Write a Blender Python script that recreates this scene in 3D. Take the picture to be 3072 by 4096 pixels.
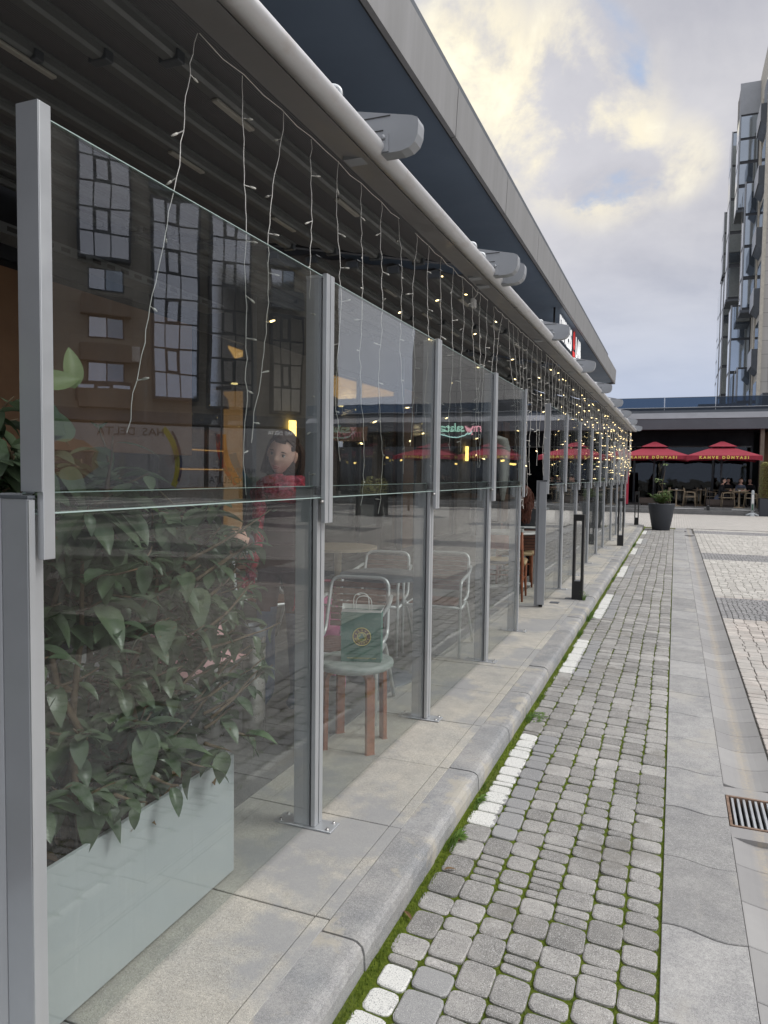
import bpy, bmesh, math, random
from mathutils import Vector, Matrix, noise
R=math.radians
random.seed(7)
for o in list(bpy.data.objects): bpy.data.objects.remove(o)
scn=bpy.context.scene; COL=scn.collection
# ------------------------------------------------------------------ camera
cam=bpy.data.cameras.new('camera'); co=bpy.data.objects.new('camera',cam); COL.objects.link(co)
cr=Vector((0.92775992,0.37295177,0.01298131)); cu=Vector((-0.0318284,0.04442185,0.99850571)); cf=Vector((-0.37181782,0.92678675,-0.05308327))
co.matrix_world=Matrix(((cr.x,cu.x,-cf.x,0),(cr.y,cu.y,-cf.y,0),(cr.z,cu.z,-cf.z,1.45),(0,0,0,1)))
cam.sensor_fit='VERTICAL'; cam.sensor_height=24; cam.lens=2900/4096*24
cam.clip_start=.05; cam.clip_end=2000
scn.camera=co
scn.view_settings.view_transform='Standard'; scn.view_settings.look='None'; scn.view_settings.exposure=0.28; scn.view_settings.gamma=1
scn.cycles.transparent_max_bounces=32; scn.cycles.max_bounces=10; scn.cycles.glossy_bounces=6; scn.cycles.caustics_reflective=False; scn.cycles.caustics_refractive=False
# ------------------------------------------------------------------ world
w=bpy.data.worlds.new('World'); scn.world=w; w.use_nodes=True
def sky():
    nt=w.node_tree; N=nt.nodes; L=nt.links; N.clear()
    out=N.new('ShaderNodeOutputWorld'); bg=N.new('ShaderNodeBackground'); L.new(bg.outputs[0],out.inputs[0])
    tc=N.new('ShaderNodeTexCoord')
    st=N.new('ShaderNodeTexSky'); st.sky_type='NISHITA'; st.sun_disc=False; st.sun_elevation=R(48); st.sun_rotation=R(75); st.air_density=1.0; st.dust_density=1.5
    def m(op,a,b=None,c=None,clamp=False):
        n=N.new('ShaderNodeMath'); n.operation=op; n.use_clamp=clamp
        for i,v in enumerate((a,b,c)):
            if v is None: continue
            if isinstance(v,(int,float)): n.inputs[i].default_value=v
            else: L.new(v,n.inputs[i])
        return n.outputs[0]
    def mr(v,a,b,c,d):
        n=N.new('ShaderNodeMapRange'); n.interpolation_type='SMOOTHSTEP'; L.new(v,n.inputs[0])
        for i,x in enumerate((a,b,c,d)): n.inputs[i+1].default_value=x
        return n.outputs[0]
    def mix(f,a,b):
        n=N.new('ShaderNodeMix'); n.data_type='RGBA'
        if isinstance(f,(int,float)): n.inputs[0].default_value=f
        else: L.new(f,n.inputs[0])
        for i,v in ((6,a),(7,b)):
            if isinstance(v,tuple): n.inputs[i].default_value=(*v,1)
            else: L.new(v,n.inputs[i])
        return n.outputs[2]
    sep=N.new('ShaderNodeSeparateXYZ'); L.new(tc.outputs['Generated'],sep.inputs[0])
    z=m('MAXIMUM',sep.outputs[2],0.0); zz=m('ADD',z,0.22)
    cx=m('DIVIDE',sep.outputs[0],zz); cy=m('DIVIDE',sep.outputs[1],zz)
    cmb=N.new('ShaderNodeCombineXYZ'); L.new(cx,cmb.inputs[0]); L.new(cy,cmb.inputs[1])
    def noi(vec,s,det,rough,dist=0,off=(0,0,0)):
        mp=N.new('ShaderNodeMapping'); mp.inputs[1].default_value=off; L.new(vec,mp.inputs[0])
        n=N.new('ShaderNodeTexNoise'); n.inputs['Scale'].default_value=s; n.inputs['Detail'].default_value=det; n.inputs['Roughness'].default_value=rough; n.inputs['Distortion'].default_value=dist
        L.new(mp.outputs[0],n.inputs[0]); return n.outputs[0]
    big=noi(cmb.outputs[0],1.3,7,.55,.3,(3.1,1.7,0)); fine=noi(cmb.outputs[0],3.2,11,.60,.35,(0,4,0))
    fine2=noi(tc.outputs['Generated'],8.5,11,.60,.35,(2,0,1))
    # warm bank of sunlit cloud low over the street
    def blob(d,ks):
        dp=N.new('ShaderNodeVectorMath'); dp.operation='DOT_PRODUCT'; L.new(tc.outputs['Generated'],dp.inputs[0]); dp.inputs[1].default_value=d
        return mr(dp.outputs['Value'],ks[0],ks[1],0,1)
    def pd(px,py):
        d=cf+cr*((px-1536)/2900)-cu*((py-2048)/2900); d.normalize(); return tuple(d)
    b1=blob(pd(1900,260),(math.cos(R(6)),math.cos(R(1.5))))
    b2=blob(pd(2200,430),(math.cos(R(8)),math.cos(R(1.5))))
    b3=blob(pd(2400,600),(math.cos(R(6)),math.cos(R(1))))
    b4=blob(pd(2700,640),(math.cos(R(3.5)),math.cos(R(.5))))
    wb=m('MAXIMUM',m('MAXIMUM',b1,b2),m('MAXIMUM',b3,m('MULTIPLY',b4,.6)))
    mixn=m('ADD',m('MULTIPLY',fine,.5),m('MULTIPLY',fine2,.5))
    warm=m('MULTIPLY',wb,mr(mixn,.41,.55,0,1),clamp=True)
    grey=mix(mr(big,.32,.68,0,1),(.39,.395,.445),(.565,.56,.595))
    grey=mix(mr(m('ADD',m('MULTIPLY',fine,.6),m('MULTIPLY',fine2,.4)),.35,.7,0,.55),grey,(.62,.61,.625))
    low=mr(sep.outputs[2],.0,.34,1,0)
    grey=mix(m('MULTIPLY',low,.9),grey,(.40,.475,.63))
    cl=mix(m('MULTIPLY',warm,.85),grey,(.90,.82,.62))
    core=m('MULTIPLY',warm,mr(fine2,.5,.72,0,1))
    cl=mix(core,cl,(.98,.93,.74))
    gap=m('MULTIPLY',mr(wb,.1,.5,0,.9),mr(big,.52,.44,0,1),clamp=True); gap=m('MULTIPLY',gap,mr(mixn,.52,.43,0,1),clamp=True)
    blue=N.new('ShaderNodeVectorMath'); blue.operation='SCALE'; L.new(st.outputs[0],blue.inputs[0]); blue.inputs[3].default_value=.10
    bl=mix(.55,blue.outputs[0],(.42,.58,.85))
    c=mix(gap,cl,bl)
    # sky overhead, out of view, made brighter to lift the light on the ground
    up=mr(sep.outputs[2],.55,.95,0,1)
    c=mix(up,c,(1.50,1.50,1.53))
    c2=mix(mr(sep.outputs[0],.1,.9,0,.55),c,(1.42,1.40,1.38))
    L.new(c2,bg.inputs[0]); bg.inputs[1].default_value=1.0
sky()
sun=bpy.data.lights.new('sun','SUN'); so=bpy.data.objects.new('sun',sun); COL.objects.link(so)
sun.energy=1.3; sun.angle=R(22); sun.color=(1,.975,.94)
sd=Vector((math.cos(R(48))*math.sin(R(75)),math.cos(R(48))*math.cos(R(75)),math.sin(R(48))))
so.rotation_euler=sd.to_track_quat('Z','Y').to_euler()
# ------------------------------------------------------------------ helpers
def tag(o,label=None,cat=None,group=None,kind=None):
    if label: o['label']=label
    if cat: o['category']=cat
    if group: o['group']=group
    if kind: o['kind']=kind
    return o
def empty(name,loc=(0,0,0),rz=0,label=None,cat=None,group=None):
    o=bpy.data.objects.new(name,None); o.empty_display_size=.1; COL.objects.link(o); o.location=loc; o.rotation_euler=(0,0,rz)
    return tag(o,label,cat,group)
class MB:
    def __init__(s): s.v=[]; s.f=[]; s.m=[]; s.s=[]
    def add(s,vs,fs,mi=0,smooth=False):
        b=len(s.v); s.v+= [tuple(v) for v in vs]
        for f in fs: s.f.append([b+i for i in f]); s.m.append(mi); s.s.append(smooth)
        return s
    def box(s,a,b,mi=0,rot=0,ctr=None):
        x0,y0,z0=a; x1,y1,z1=b
        vs=[(x0,y0,z0),(x1,y0,z0),(x1,y1,z0),(x0,y1,z0),(x0,y0,z1),(x1,y0,z1),(x1,y1,z1),(x0,y1,z1)]
        if rot:
            c=ctr or ((x0+x1)/2,(y0+y1)/2); cs,sn=math.cos(rot),math.sin(rot)
            vs=[(c[0]+(x-c[0])*cs-(y-c[1])*sn,c[1]+(x-c[0])*sn+(y-c[1])*cs,z) for x,y,z in vs]
        return s.add(vs,[(0,3,2,1),(4,5,6,7),(0,1,5,4),(1,2,6,5),(2,3,7,6),(3,0,4,7)],mi)
    def tube(s,pts,r,n=8,mi=0,closed=False,cap=True):
        pts=[Vector(p) for p in pts]; k=len(pts); rs=r if isinstance(r,(list,tuple)) else [r]*k
        prev=None; rings=[]
        for i,p in enumerate(pts):
            if closed: t=pts[(i+1)%k]-pts[i-1]
            else: t=pts[min(i+1,k-1)]-pts[max(i-1,0)]
            if t.length<1e-9: t=Vector((0,0,1))
            t.normalize()
            if prev is None:
                u=t.cross(Vector((0,0,1)));
                if u.length<.1: u=t.cross(Vector((1,0,0)))
            else: u=prev-t*prev.dot(t)
            u.normalize(); prev=u; v=t.cross(u)
            rings.append([p+(u*math.cos(2*math.pi*j/n)+v*math.sin(2*math.pi*j/n))*rs[i] for j in range(n)])
        vs=[q for rg in rings for q in rg]; fs=[]
        for i in range(k if closed else k-1):
            a=i*n; b=((i+1)%k)*n
            for j in range(n): fs.append((a+j,a+(j+1)%n,b+(j+1)%n,b+j))
        if cap and not closed: fs.append(tuple(range(n-1,-1,-1))); fs.append(tuple((k-1)*n+j for j in range(n)))
        return s.add(vs,fs,mi,True)
    def lathe(s,prof,c=(0,0,0),n=24,mi=0,smooth=True,caps=True):
        vs=[];fs=[]
        for r,z in prof:
            for j in range(n): vs.append((c[0]+r*math.cos(2*math.pi*j/n),c[1]+r*math.sin(2*math.pi*j/n),c[2]+z))
        for i in range(len(prof)-1):
            for j in range(n): fs.append((i*n+j,i*n+(j+1)%n,(i+1)*n+(j+1)%n,(i+1)*n+j))
        s.add(vs,fs,mi,smooth)
        if caps:
            s.add(vs[:n],[tuple(range(n-1,-1,-1))],mi); s.add(vs[-n:],[tuple(range(n))],mi)
        return s
    def prism(s,poly,axis,a,b,mi=0,off=(0,0),smooth=False):
        # poly 2D extruded along axis; off shifts the far end
        def P(u,v,t): return {'y':(u,t,v),'x':(t,u,v),'z':(u,v,t)}[axis]
        n=len(poly); vs=[P(u,v,a) for u,v in poly]+[P(u+off[0],v+off[1],b) for u,v in poly]
        fs=[(i,(i+1)%n,n+(i+1)%n,n+i) for i in range(n)]
        s.add(vs,fs,mi,smooth); s.add(vs,[tuple(range(n-1,-1,-1)),tuple(range(n,2*n))],mi)
        return s
    def ball(s,c,r,n=10,m=7,mi=0,M=None):
        rx,ry,rz=r if isinstance(r,(tuple,list)) else (r,r,r); vs=[];fs=[]
        for i in range(m+1):
            th=math.pi*i/m
            for j in range(n):
                ph=2*math.pi*j/n; v=Vector((rx*math.sin(th)*math.cos(ph),ry*math.sin(th)*math.sin(ph),rz*math.cos(th)))
                if M: v=M@v
                vs.append((c[0]+v.x,c[1]+v.y,c[2]+v.z))
        for i in range(m):
            for j in range(n): fs.append((i*n+j,(i+1)*n+j,(i+1)*n+(j+1)%n,i*n+(j+1)%n))
        return s.add(vs,fs,mi,True)
    def build(s,name,mats,parent=None,bevel=0,seg=2,loc=None):
        me=bpy.data.meshes.new(name); me.from_pydata(s.v,[],s.f); 
        if not isinstance(mats,(list,tuple)): mats=[mats]
        for mt in mats: me.materials.append(mt)
        me.polygons.foreach_set('material_index',s.m); me.polygons.foreach_set('use_smooth',s.s); me.update()
        o=bpy.data.objects.new(name,me); COL.objects.link(o)
        if parent: o.parent=parent
        if loc: o.location=loc
        if bevel:
            b=o.modifiers.new('bevel','BEVEL'); b.width=bevel; b.segments=seg; b.limit_method='ANGLE'; b.angle_limit=R(40)
        return o
def copy_tree(o,parent=None):
    c=o.copy(); COL.objects.link(c); c.parent=parent
    for ch in list(o.children): copy_tree(ch,c)
    return c
def arc(c,r,a0,a1,n,plane='xz'):
    out=[]
    for i in range(n+1):
        a=R(a0+(a1-a0)*i/n); u,v=r*math.cos(a),r*math.sin(a)
        out.append({'xz':(c[0]+u,c[1],c[2]+v),'yz':(c[0],c[1]+u,c[2]+v),'xy':(c[0]+u,c[1]+v,c[2])}[plane])
    return out
def rounded(pts,r,n=5):
    # round the corners of a polyline
    P=[Vector(p) for p in pts]; out=[P[0]]
    for i in range(1,len(P)-1):
        a,b,c=P[i-1],P[i],P[i+1]; d1=(a-b).normalized(); d2=(c-b).normalized()
        rr=min(r,(a-b).length*.49,(c-b).length*.49); s_=b+d1*rr; e=b+d2*rr
        for k in range(n+1):
            t=k/n; out.append(s_*(1-t)**2+b*2*t*(1-t)+e*t*t)
    out.append(P[-1]); return out
# ------------------------------------------------------------------ materials
class NT:
    def __init__(s,name):
        s.m=bpy.data.materials.new(name); s.m.use_nodes=True; s.nt=s.m.node_tree; s.N=s.nt.nodes; s.L=s.nt.links
        s.b=s.N['Principled BSDF']; s.out=s.N['Material Output']
        s._p=None
    def pos(s):
        if not s._p: s._p=s.N.new('ShaderNodeNewGeometry')
        return s._p.outputs['Position']
    def island(s): s.pos(); return s._p.outputs['Random Per Island']
    def noise(s,scale,det=4,rough=.6,vec=None,stretch=None,out=0):
        n=s.N.new('ShaderNodeTexNoise'); n.inputs['Scale'].default_value=scale; n.inputs['Detail'].default_value=det; n.inputs['Roughness'].default_value=rough
        v=vec or s.pos()
        if stretch:
            mp=s.N.new('ShaderNodeMapping'); mp.inputs[3].default_value=stretch; s.L.new(v,mp.inputs[0]); v=mp.outputs[0]
        s.L.new(v,n.inputs[0]); return n.outputs[out]
    def math(s,op,a,b=None,clamp=False):
        n=s.N.new('ShaderNodeMath'); n.operation=op; n.use_clamp=clamp
        for i,v in enumerate((a,b)):
            if v is None: continue
            if isinstance(v,(int,float)): n.inputs[i].default_value=v
            else: s.L.new(v,n.inputs[i])
        return n.outputs[0]
    def mr(s,v,a,b,c=0,d=1):
        n=s.N.new('ShaderNodeMapRange'); s.L.new(v,n.inputs[0])
        for i,x in enumerate((a,b,c,d)): n.inputs[i+1].default_value=x
        return n.outputs[0]
    def mix(s,f,a,b,mode='MIX'):
        n=s.N.new('ShaderNodeMix'); n.data_type='RGBA'; n.blend_type=mode
        if isinstance(f,(int,float)): n.inputs[0].default_value=f
        else: s.L.new(f,n.inputs[0])
        for i,v in ((6,a),(7,b)):
            if isinstance(v,tuple): n.inputs[i].default_value=(*v[:3],1)
            else: s.L.new(v,n.inputs[i])
        return n.outputs[2]
    def set(s,k,v):
        if isinstance(v,(int,float)): s.b.inputs[k].default_value=v
        elif isinstance(v,tuple): s.b.inputs[k].default_value=(*v[:3],1)
        else: s.L.new(v,s.b.inputs[k])
    def bump(s,h,st=.3,d=.01):
        n=s.N.new('ShaderNodeBump'); n.inputs['Strength'].default_value=st; n.inputs['Distance'].default_value=d; s.L.new(h,n.inputs['Height']); s.L.new(n.outputs[0],s.b.inputs['Normal'])
def paint(name,c,rough=.45,metal=0,var=.12,scale=6,bump=0,bscale=200,spec=None):
    t=NT(name); n=t.noise(scale,5); 
    t.set('Base Color',t.mix(t.mr(n,.3,.7),tuple(x*(1-var) for x in c),tuple(min(1,x*(1+var)) for x in c)))
    t.set('Roughness',t.mr(t.noise(scale*3,3),.3,.7,max(0,rough-.07),min(1,rough+.1))); t.set('Metallic',metal)
    if bump: t.bump(t.noise(bscale,3),bump,.002)
    if spec is not None: t.set('Specular IOR Level',spec)
    return t.m
def emis(name,c,st):
    t=NT(name); t.set('Base Color',(.8,.8,.8)); t.set('Emission Color',c); t.set('Emission Strength',st); return t.m
def stone(name,c1,c2,speck=.5,sscale=420,rough=.85,island=.16,patch=None,bump=.35,spc=(.75,.75,.74),dark=(.03,.03,.03)):
    t=NT(name); 
    base=t.mix(t.mr(t.noise(3.2,6),.32,.68),c1,c2)
    if island: 
        base=t.mix(1,base,t.mix(t.island(),(1-island,)*3,(1+island,)*3),'MULTIPLY')
    base=t.mix(1,base,t.mix(t.mr(t.noise(95,4,.75),.35,.65),(.84,.84,.84),(1.16,1.155,1.14)),'MULTIPLY'); base=t.mix(1,base,t.mix(t.mr(t.noise(11,6,.7),.35,.65),(.88,.88,.885),(1.1,1.1,1.09)),'MULTIPLY')
    n=t.noise(sscale,2,.7)
    base=t.mix(t.math('MULTIPLY',t.mr(n,.58,.66),speck),base,spc)
    base=t.mix(t.math('MULTIPLY',t.mr(n,.42,.34),speck),base,dark)
    if patch: base=t.mix(t.math('MULTIPLY',t.mr(t.noise(patch[0],5,.65),patch[3],patch[3]+.07),patch[2]),base,patch[1])
    t.set('Base Color',base); t.set('Roughness',rough); t.set('Specular IOR Level',.3)
    t.bump(t.math('ADD',n,t.noise(60,4)),bump,.003); return t.m
M={}
M['cobble']=stone('grey_cobble',(.255,.25,.243),(.365,.352,.338),.75,330,island=.24,patch=(2.2,(.20,.19,.17),.5,.57))
def cobble_paint():
    t=NT('painted_cobble'); base=t.mix(t.island(),(.26,.26,.265),(.33,.33,.33))
    n=t.noise(430,2,.7); base=t.mix(t.math('MULTIPLY',t.mr(n,.42,.34),.5),base,(.05,.05,.05)); base=t.mix(t.math('MULTIPLY',t.mr(n,.58,.66),.7),base,(.72,.71,.69))
    sp=t.N.new('ShaderNodeSeparateXYZ'); t.L.new(t.pos(),sp.inputs[0])
    x=t.math('ADD',sp.outputs[0],t.math('MULTIPLY',t.math('SUBTRACT',t.noise(28,5,.7),.5),.10))
    msk=t.math('MULTIPLY',t.mr(x,-.705,-.709),t.mr(t.noise(240,4,.75),.40,.46))
    msk=t.math('MULTIPLY',msk,t.mr(t.noise(14,5,.7),.30,.36))
    t.set('Base Color',t.mix(msk,base,(.74,.74,.71))); t.set('Roughness',.8); t.bump(n,.35,.003); return t.m
M['cobble_paint']=cobble_paint()
M['paver']=stone('pink_paver',(.42,.375,.345),(.49,.46,.43),.3,350,patch=(1.5,(.40,.39,.37),.5,.5))
M['paver_light']=stone('light_paver',(.43,.41,.385),(.50,.485,.455),.3,350)
M['paver_dark']=stone('dark_paver',(.23,.23,.235),(.29,.285,.29),.4,350)
M['slab']=stone('edge_slab',(.28,.28,.285),(.37,.365,.36),.55,480,patch=(1.7,(.44,.42,.38),.5,.56))
M['terrace']=stone('terrace_slab',(.40,.39,.365),(.52,.49,.43),.75,400,island=.08,patch=(1.4,(.33,.335,.345),.75,.50),spc=(.80,.78,.74),dark=(.08,.08,.08),rough=.9)
M['terrace_shade']=stone('shaded_terrace_slab',(.15,.148,.145),(.20,.195,.19),.4,400,island=.1)  # darker copy of the terrace slabs; shade under the awning put into the colour
M['kerb']=stone('kerb_granite',(.25,.26,.275),(.40,.39,.38),.5,420,island=.1,patch=(4.2,(.49,.45,.37),.6,.55))
def gutter():
    t=NT('gutter_stone'); sp=t.N.new('ShaderNodeSeparateXYZ'); t.L.new(t.pos(),sp.inputs[0])
    base=t.mix(t.noise(4,6),(.25,.245,.25),(.34,.335,.325)); base=t.mix(1,base,t.mix(t.island(),(.88,.88,.88),(1.1,1.1,1.1)),'MULTIPLY')
    d=t.math('ABSOLUTE',t.math('SUBTRACT',t.math('ADD',sp.outputs[0],t.math('MULTIPLY',t.math('SUBTRACT',t.noise(9,4),.5),.06)),.405))
    msk=t.math('MULTIPLY',t.mr(d,.045,.0),t.mr(t.noise(60,5,.7),.35,.6))
    t.set('Base Color',t.mix(t.math('MULTIPLY',msk,.6),base,(.45,.38,.28))); t.set('Roughness',.9); t.bump(t.noise(300,3),.35,.003); return t.m
M['gutter']=gutter()
def moss():
    t=NT('moss_joint'); sp=t.N.new('ShaderNodeSeparateXYZ'); t.L.new(t.pos(),sp.inputs[0])
    g=t.mix(t.mr(t.noise(70,5,.7),.3,.7),(.06,.10,.012),(.19,.24,.035)); 
    soil=t.mix(t.noise(120,4),(.07,.062,.05),(.16,.145,.12))
    f=t.math('MULTIPLY',t.mr(t.noise(3.5,4),.25,.42,.35,1),t.mr(sp.outputs[1],4,16,1,.3),clamp=True)
    f=t.math('MAXIMUM',f,t.mr(sp.outputs[0],-.79,-.815,0,.75))
    t.set('Base Color',t.mix(f,soil,g)); t.set('Roughness',1.); t.set('Specular IOR Level',.1); t.bump(t.noise(260,4,.8),1,.008); return t.m
M['moss']=moss()
M['soil']=paint('soil',(.05,.035,.022),.95,0,.5,30,.8,80)
M['dirt']=paint('dark_joint',(.09,.085,.075),.95,0,.3,20)
M['alu']=paint('grey_aluminium',(.40,.42,.45),.42,.25,.06,3)
M['alu_dark']=paint('dark_aluminium',(.13,.145,.165),.45,.2,.1,3)
M['alu_light']=paint('satin_aluminium',(.55,.57,.59),.36,.55,.05,3)
M['steel']=paint('brushed_steel',(.55,.54,.52),.3,.9,.12,8)
M['black']=paint('black_powder_coat',(.014,.014,.015),.4,0,.2,8)
M['rubber']=paint('black_rubber',(.015,.015,.016),.8)
def beam():
    t=NT('beam_metal'); n=t.noise(20,5,.6,stretch=(1,1,.06)); st=t.noise(7,6,.65,stretch=(2,.9,.2))
    c=t.mix(t.mr(t.noise(1.1,4),.3,.7),(.60,.60,.61),(.70,.70,.71)); c=t.mix(t.math('MULTIPLY',t.mr(st,.52,.68),.3),c,(.40,.33,.27))
    t.set('Base Color',c); t.set('Metallic',.3); t.set('Roughness',t.mr(n,.3,.7,.33,.45)); return t.m
M['beam']=beam()
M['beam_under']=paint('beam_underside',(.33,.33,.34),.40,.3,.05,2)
def fabric():
    t=NT('awning_fabric'); wv=t.noise(1,2); b=t.N.new('ShaderNodeTexWave'); b.wave_type='BANDS'; b.bands_direction='X'; b.inputs['Scale'].default_value=30; b.inputs['Distortion'].default_value=1.5; t.L.new(t.pos(),b.inputs[0])
    t.set('Base Color',t.mix(b.outputs[0],(.13,.132,.145),(.21,.21,.225))); t.set('Roughness',.85); t.bump(b.outputs[0],.4,.004); return t.m
M['fabric']=fabric()
M['rib']=paint('rib_grey',(.19,.20,.205),.5,.2,.1,3)
M['soffit']=paint('canopy_soffit',(.17,.225,.30),.6,.0,.12,.5)
def fascia():
    t=NT('canopy_fascia'); sp=t.N.new('ShaderNodeSeparateXYZ'); t.L.new(t.pos(),sp.inputs[0])
    st=t.noise(5,5,.6,stretch=(1,1.5,.12)); c=t.mix(t.mr(st,.3,.75),(.38,.38,.385),(.31,.31,.31))
    t.set('Base Color',c); t.set('Metallic',.35); t.set('Roughness',.45); return t.m
M['fascia']=fascia()
M['joint']=paint('panel_joint',(.05,.05,.05),.8)
def glass(name,tint=(.80,.87,.86),ior=1.52,wob=.0015,dirt=0):
    t=NT(name); t.N.remove(t.b)
    fr=t.N.new('ShaderNodeFresnel'); t.pos(); io=t.mr(t._p.outputs['Backfacing'],0,1,ior,1/ior); t.L.new(io,fr.inputs[0])  # same reflectance on both faces
    gl=t.N.new('ShaderNodeBsdfGlossy'); gl.inputs['Roughness'].default_value=0.004
    tr=t.N.new('ShaderNodeBsdfTransparent'); tr.inputs[0].default_value=(*tint,1)
    mx=t.N.new('ShaderNodeMixShader'); t.L.new(fr.outputs[0],mx.inputs[0]); t.L.new(tr.outputs[0],mx.inputs[1]); t.L.new(gl.outputs[0],mx.inputs[2]); t.L.new(mx.outputs[0],t.out.inputs[0])
    bp=t.N.new('ShaderNodeBump'); bp.inputs['Strength'].default_value=1; bp.inputs['Distance'].default_value=wob; t.L.new(t.noise(2.2,2,.4),bp.inputs['Height']); t.L.new(bp.outputs[0],gl.inputs['Normal'])
    if dirt:   # dust film, wiping smears and dried drips
        sm=t.mr(t.noise(1.3,7,.7,stretch=(1,1,.35)),.45,.75); dr=t.mr(t.noise(38,3,.5,stretch=(1,1,.03)),.58,.70); sp=t.mr(t.noise(160,2,.5),.70,.74)
        f=t.math('MULTIPLY',t.math('MAXIMUM',sm,t.math('MAXIMUM',t.math('MULTIPLY',dr,.7),sp)),dirt)
        df=t.N.new('ShaderNodeBsdfDiffuse'); df.inputs[0].default_value=(.7,.7,.68,1); m2=t.N.new('ShaderNodeMixShader')
        t.L.new(f,m2.inputs[0]); t.L.new(mx.outputs[0],m2.inputs[1]); t.L.new(df.outputs[0],m2.inputs[2]); t.L.new(m2.outputs[0],t.out.inputs[0])
    return t.m
M['glass']=glass('screen_glass',tint=(.92,.94,.935),ior=1.52,wob=.0010,dirt=.035)
M['glass_up']=glass('upper_screen_glass',tint=(.93,.95,.945),ior=2.1,wob=.0010,dirt=.02)
M['glass_win']=glass('window_glass',tint=(.42,.46,.48),ior=1.6,wob=.001)
M['glass_rail']=glass('railing_glass',tint=(.25,.33,.42),ior=1.6)
def glass_edge():
    t=NT('glass_edge'); t.set('Base Color',(.42,.54,.51)); t.set('Roughness',.25); return t.m
M['gedge']=glass_edge()
M['glass_dark']=paint('dark_glazing',(.012,.014,.018),.06,0,.2,2,spec=.8)
def darkglass2():
    t=NT('tower_glazing'); t.set('Base Color',t.mix(t.noise(.4,3),(.30,.36,.42),(.48,.54,.62))); t.set('Metallic',.9); t.set('Roughness',.05); t.set('Specular IOR Level',1.); return t.m
M['tower_glass']=darkglass2()
def leafm(name,c1,c2,c3,rough=.32):
    t=NT(name); base=t.mix(t.island(),c1,c2); base=t.mix(t.mr(t.noise(16,4),.35,.7),base,c3)
    base=t.mix(t.math('MULTIPLY',t.mr(t.noise(45,5,.7),.64,.68),t.mr(t.noise(4,2),.5,.6)),base,(.20,.12,.05))
    t.set('Base Color',base); t.set('Roughness',rough); t.set('Specular IOR Level',.5)
    t.b.inputs['Subsurface Weight'].default_value=0; t.bump(t.noise(70,3),.3,.004)
    # translucency
    tl=t.N.new('ShaderNodeBsdfTranslucent'); t.L.new(base,tl.inputs[0]); mx=t.N.new('ShaderNodeMixShader'); mx.inputs[0].default_value=.25
    t.L.new(t.b.outputs[0],mx.inputs[1]); t.L.new(tl.outputs[0],mx.inputs[2]); t.L.new(mx.outputs[0],t.out.inputs[0]); return t.m
M['leaf']=leafm('glossy_leaf',(.065,.115,.055),(.155,.21,.115),(.13,.175,.12),.26)
M['leaf_bright']=leafm('young_leaf',(.20,.29,.12),(.30,.38,.18),(.24,.32,.13),.45)
M['leaf_mid']=leafm('shrub_leaf',(.06,.14,.03),(.15,.25,.06),(.10,.18,.04),.45)
M['leaf_yellow']=leafm('variegated_leaf',(.30,.30,.10),(.48,.46,.22),(.36,.36,.14),.6)
M['dry']=leafm('dry_leaf',(.16,.09,.04),(.28,.18,.09),(.2,.12,.06),.8)
M['stem']=paint('stem_bark',(.12,.085,.05),.85,0,.3,40)
M['grass']=leafm('weed_leaf',(.07,.16,.02),(.16,.26,.04),(.10,.19,.03),.7)
M['box']=paint('planter_board',(.48,.515,.525),.55,0,.05,2,.1,60)
M['wood_red']=paint('redwood_leg',(.30,.10,.045),.45,0,.25,25)
M['wood_slat']=paint('slat_wood',(.16,.065,.04),.5,0,.25,30)
M['wood_pale']=paint('pale_wood',(.36,.29,.20),.55,0,.15,20)
M['rush']=paint('woven_rush',(.50,.38,.22),.8,0,.2,120,.6,300)
M['chair_metal']=paint('chair_tube_metal',(.72,.74,.74),.35,.4,.06,8)
M['seat_grey']=paint('grey_seat_laminate',(.36,.40,.38),.5,0,.05,8)
M['white']=paint('white_laminate',(.70,.70,.68),.35,0,.03,5)
M['bag']=paint('green_kraft_paper',(.055,.19,.145),.62,0,.08,12,.2,60)
M['paper']=paint('white_paper',(.72,.72,.70),.8,0,.05,20)
M['gold']=paint('gold_print',(.85,.70,.16),.5)
M['bagbrown']=paint('brown_print',(.09,.035,.03),.6)
M['red_cloth']=paint('umbrella_red',(.27,.022,.042),.8,0,.1,3,.3,200)
M['yellow_print']=paint('yellow_lettering',(.75,.58,.12),.7)
M['brownwall']=paint('brown_cladding',(.23,.125,.065),.6,0,.2,1.5)
M['wall_dark']=paint('dark_plaster',(.022,.024,.03),.7,0,.2,1)
M['concrete']=paint('rough_concrete',(.20,.18,.16),.9,0,.15,5,1,40)
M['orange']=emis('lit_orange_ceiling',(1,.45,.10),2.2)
M['sconce']=emis('sconce_light',(1,.68,.16),3.2)
M['warm']=emis('warm_lamp',(1,.66,.25),6)
M['led_strip']=paint('light_diffuser',(.50,.49,.45),.4)
M['bulb_on']=emis('warm_bulb',(1,.74,.32),4.5)
M['bulb_off']=paint('clear_bulb',(.75,.74,.68),.2)
M['wire']=paint('clear_wire',(.85,.84,.80),.4)
M['skin']=paint('skin',(.80,.50,.39),.5,0,.06,30)
M['hair']=paint('dark_brown_hair',(.065,.032,.018),.6,0,.5,60,.8,150,.25)
M['hair_red']=paint('auburn_hair',(.12,.035,.018),.45,0,.5,40,1,150)
M['coat']=paint('maroon_coat',(.075,.025,.035),.6,0,.2,8,.5,30)
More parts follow.
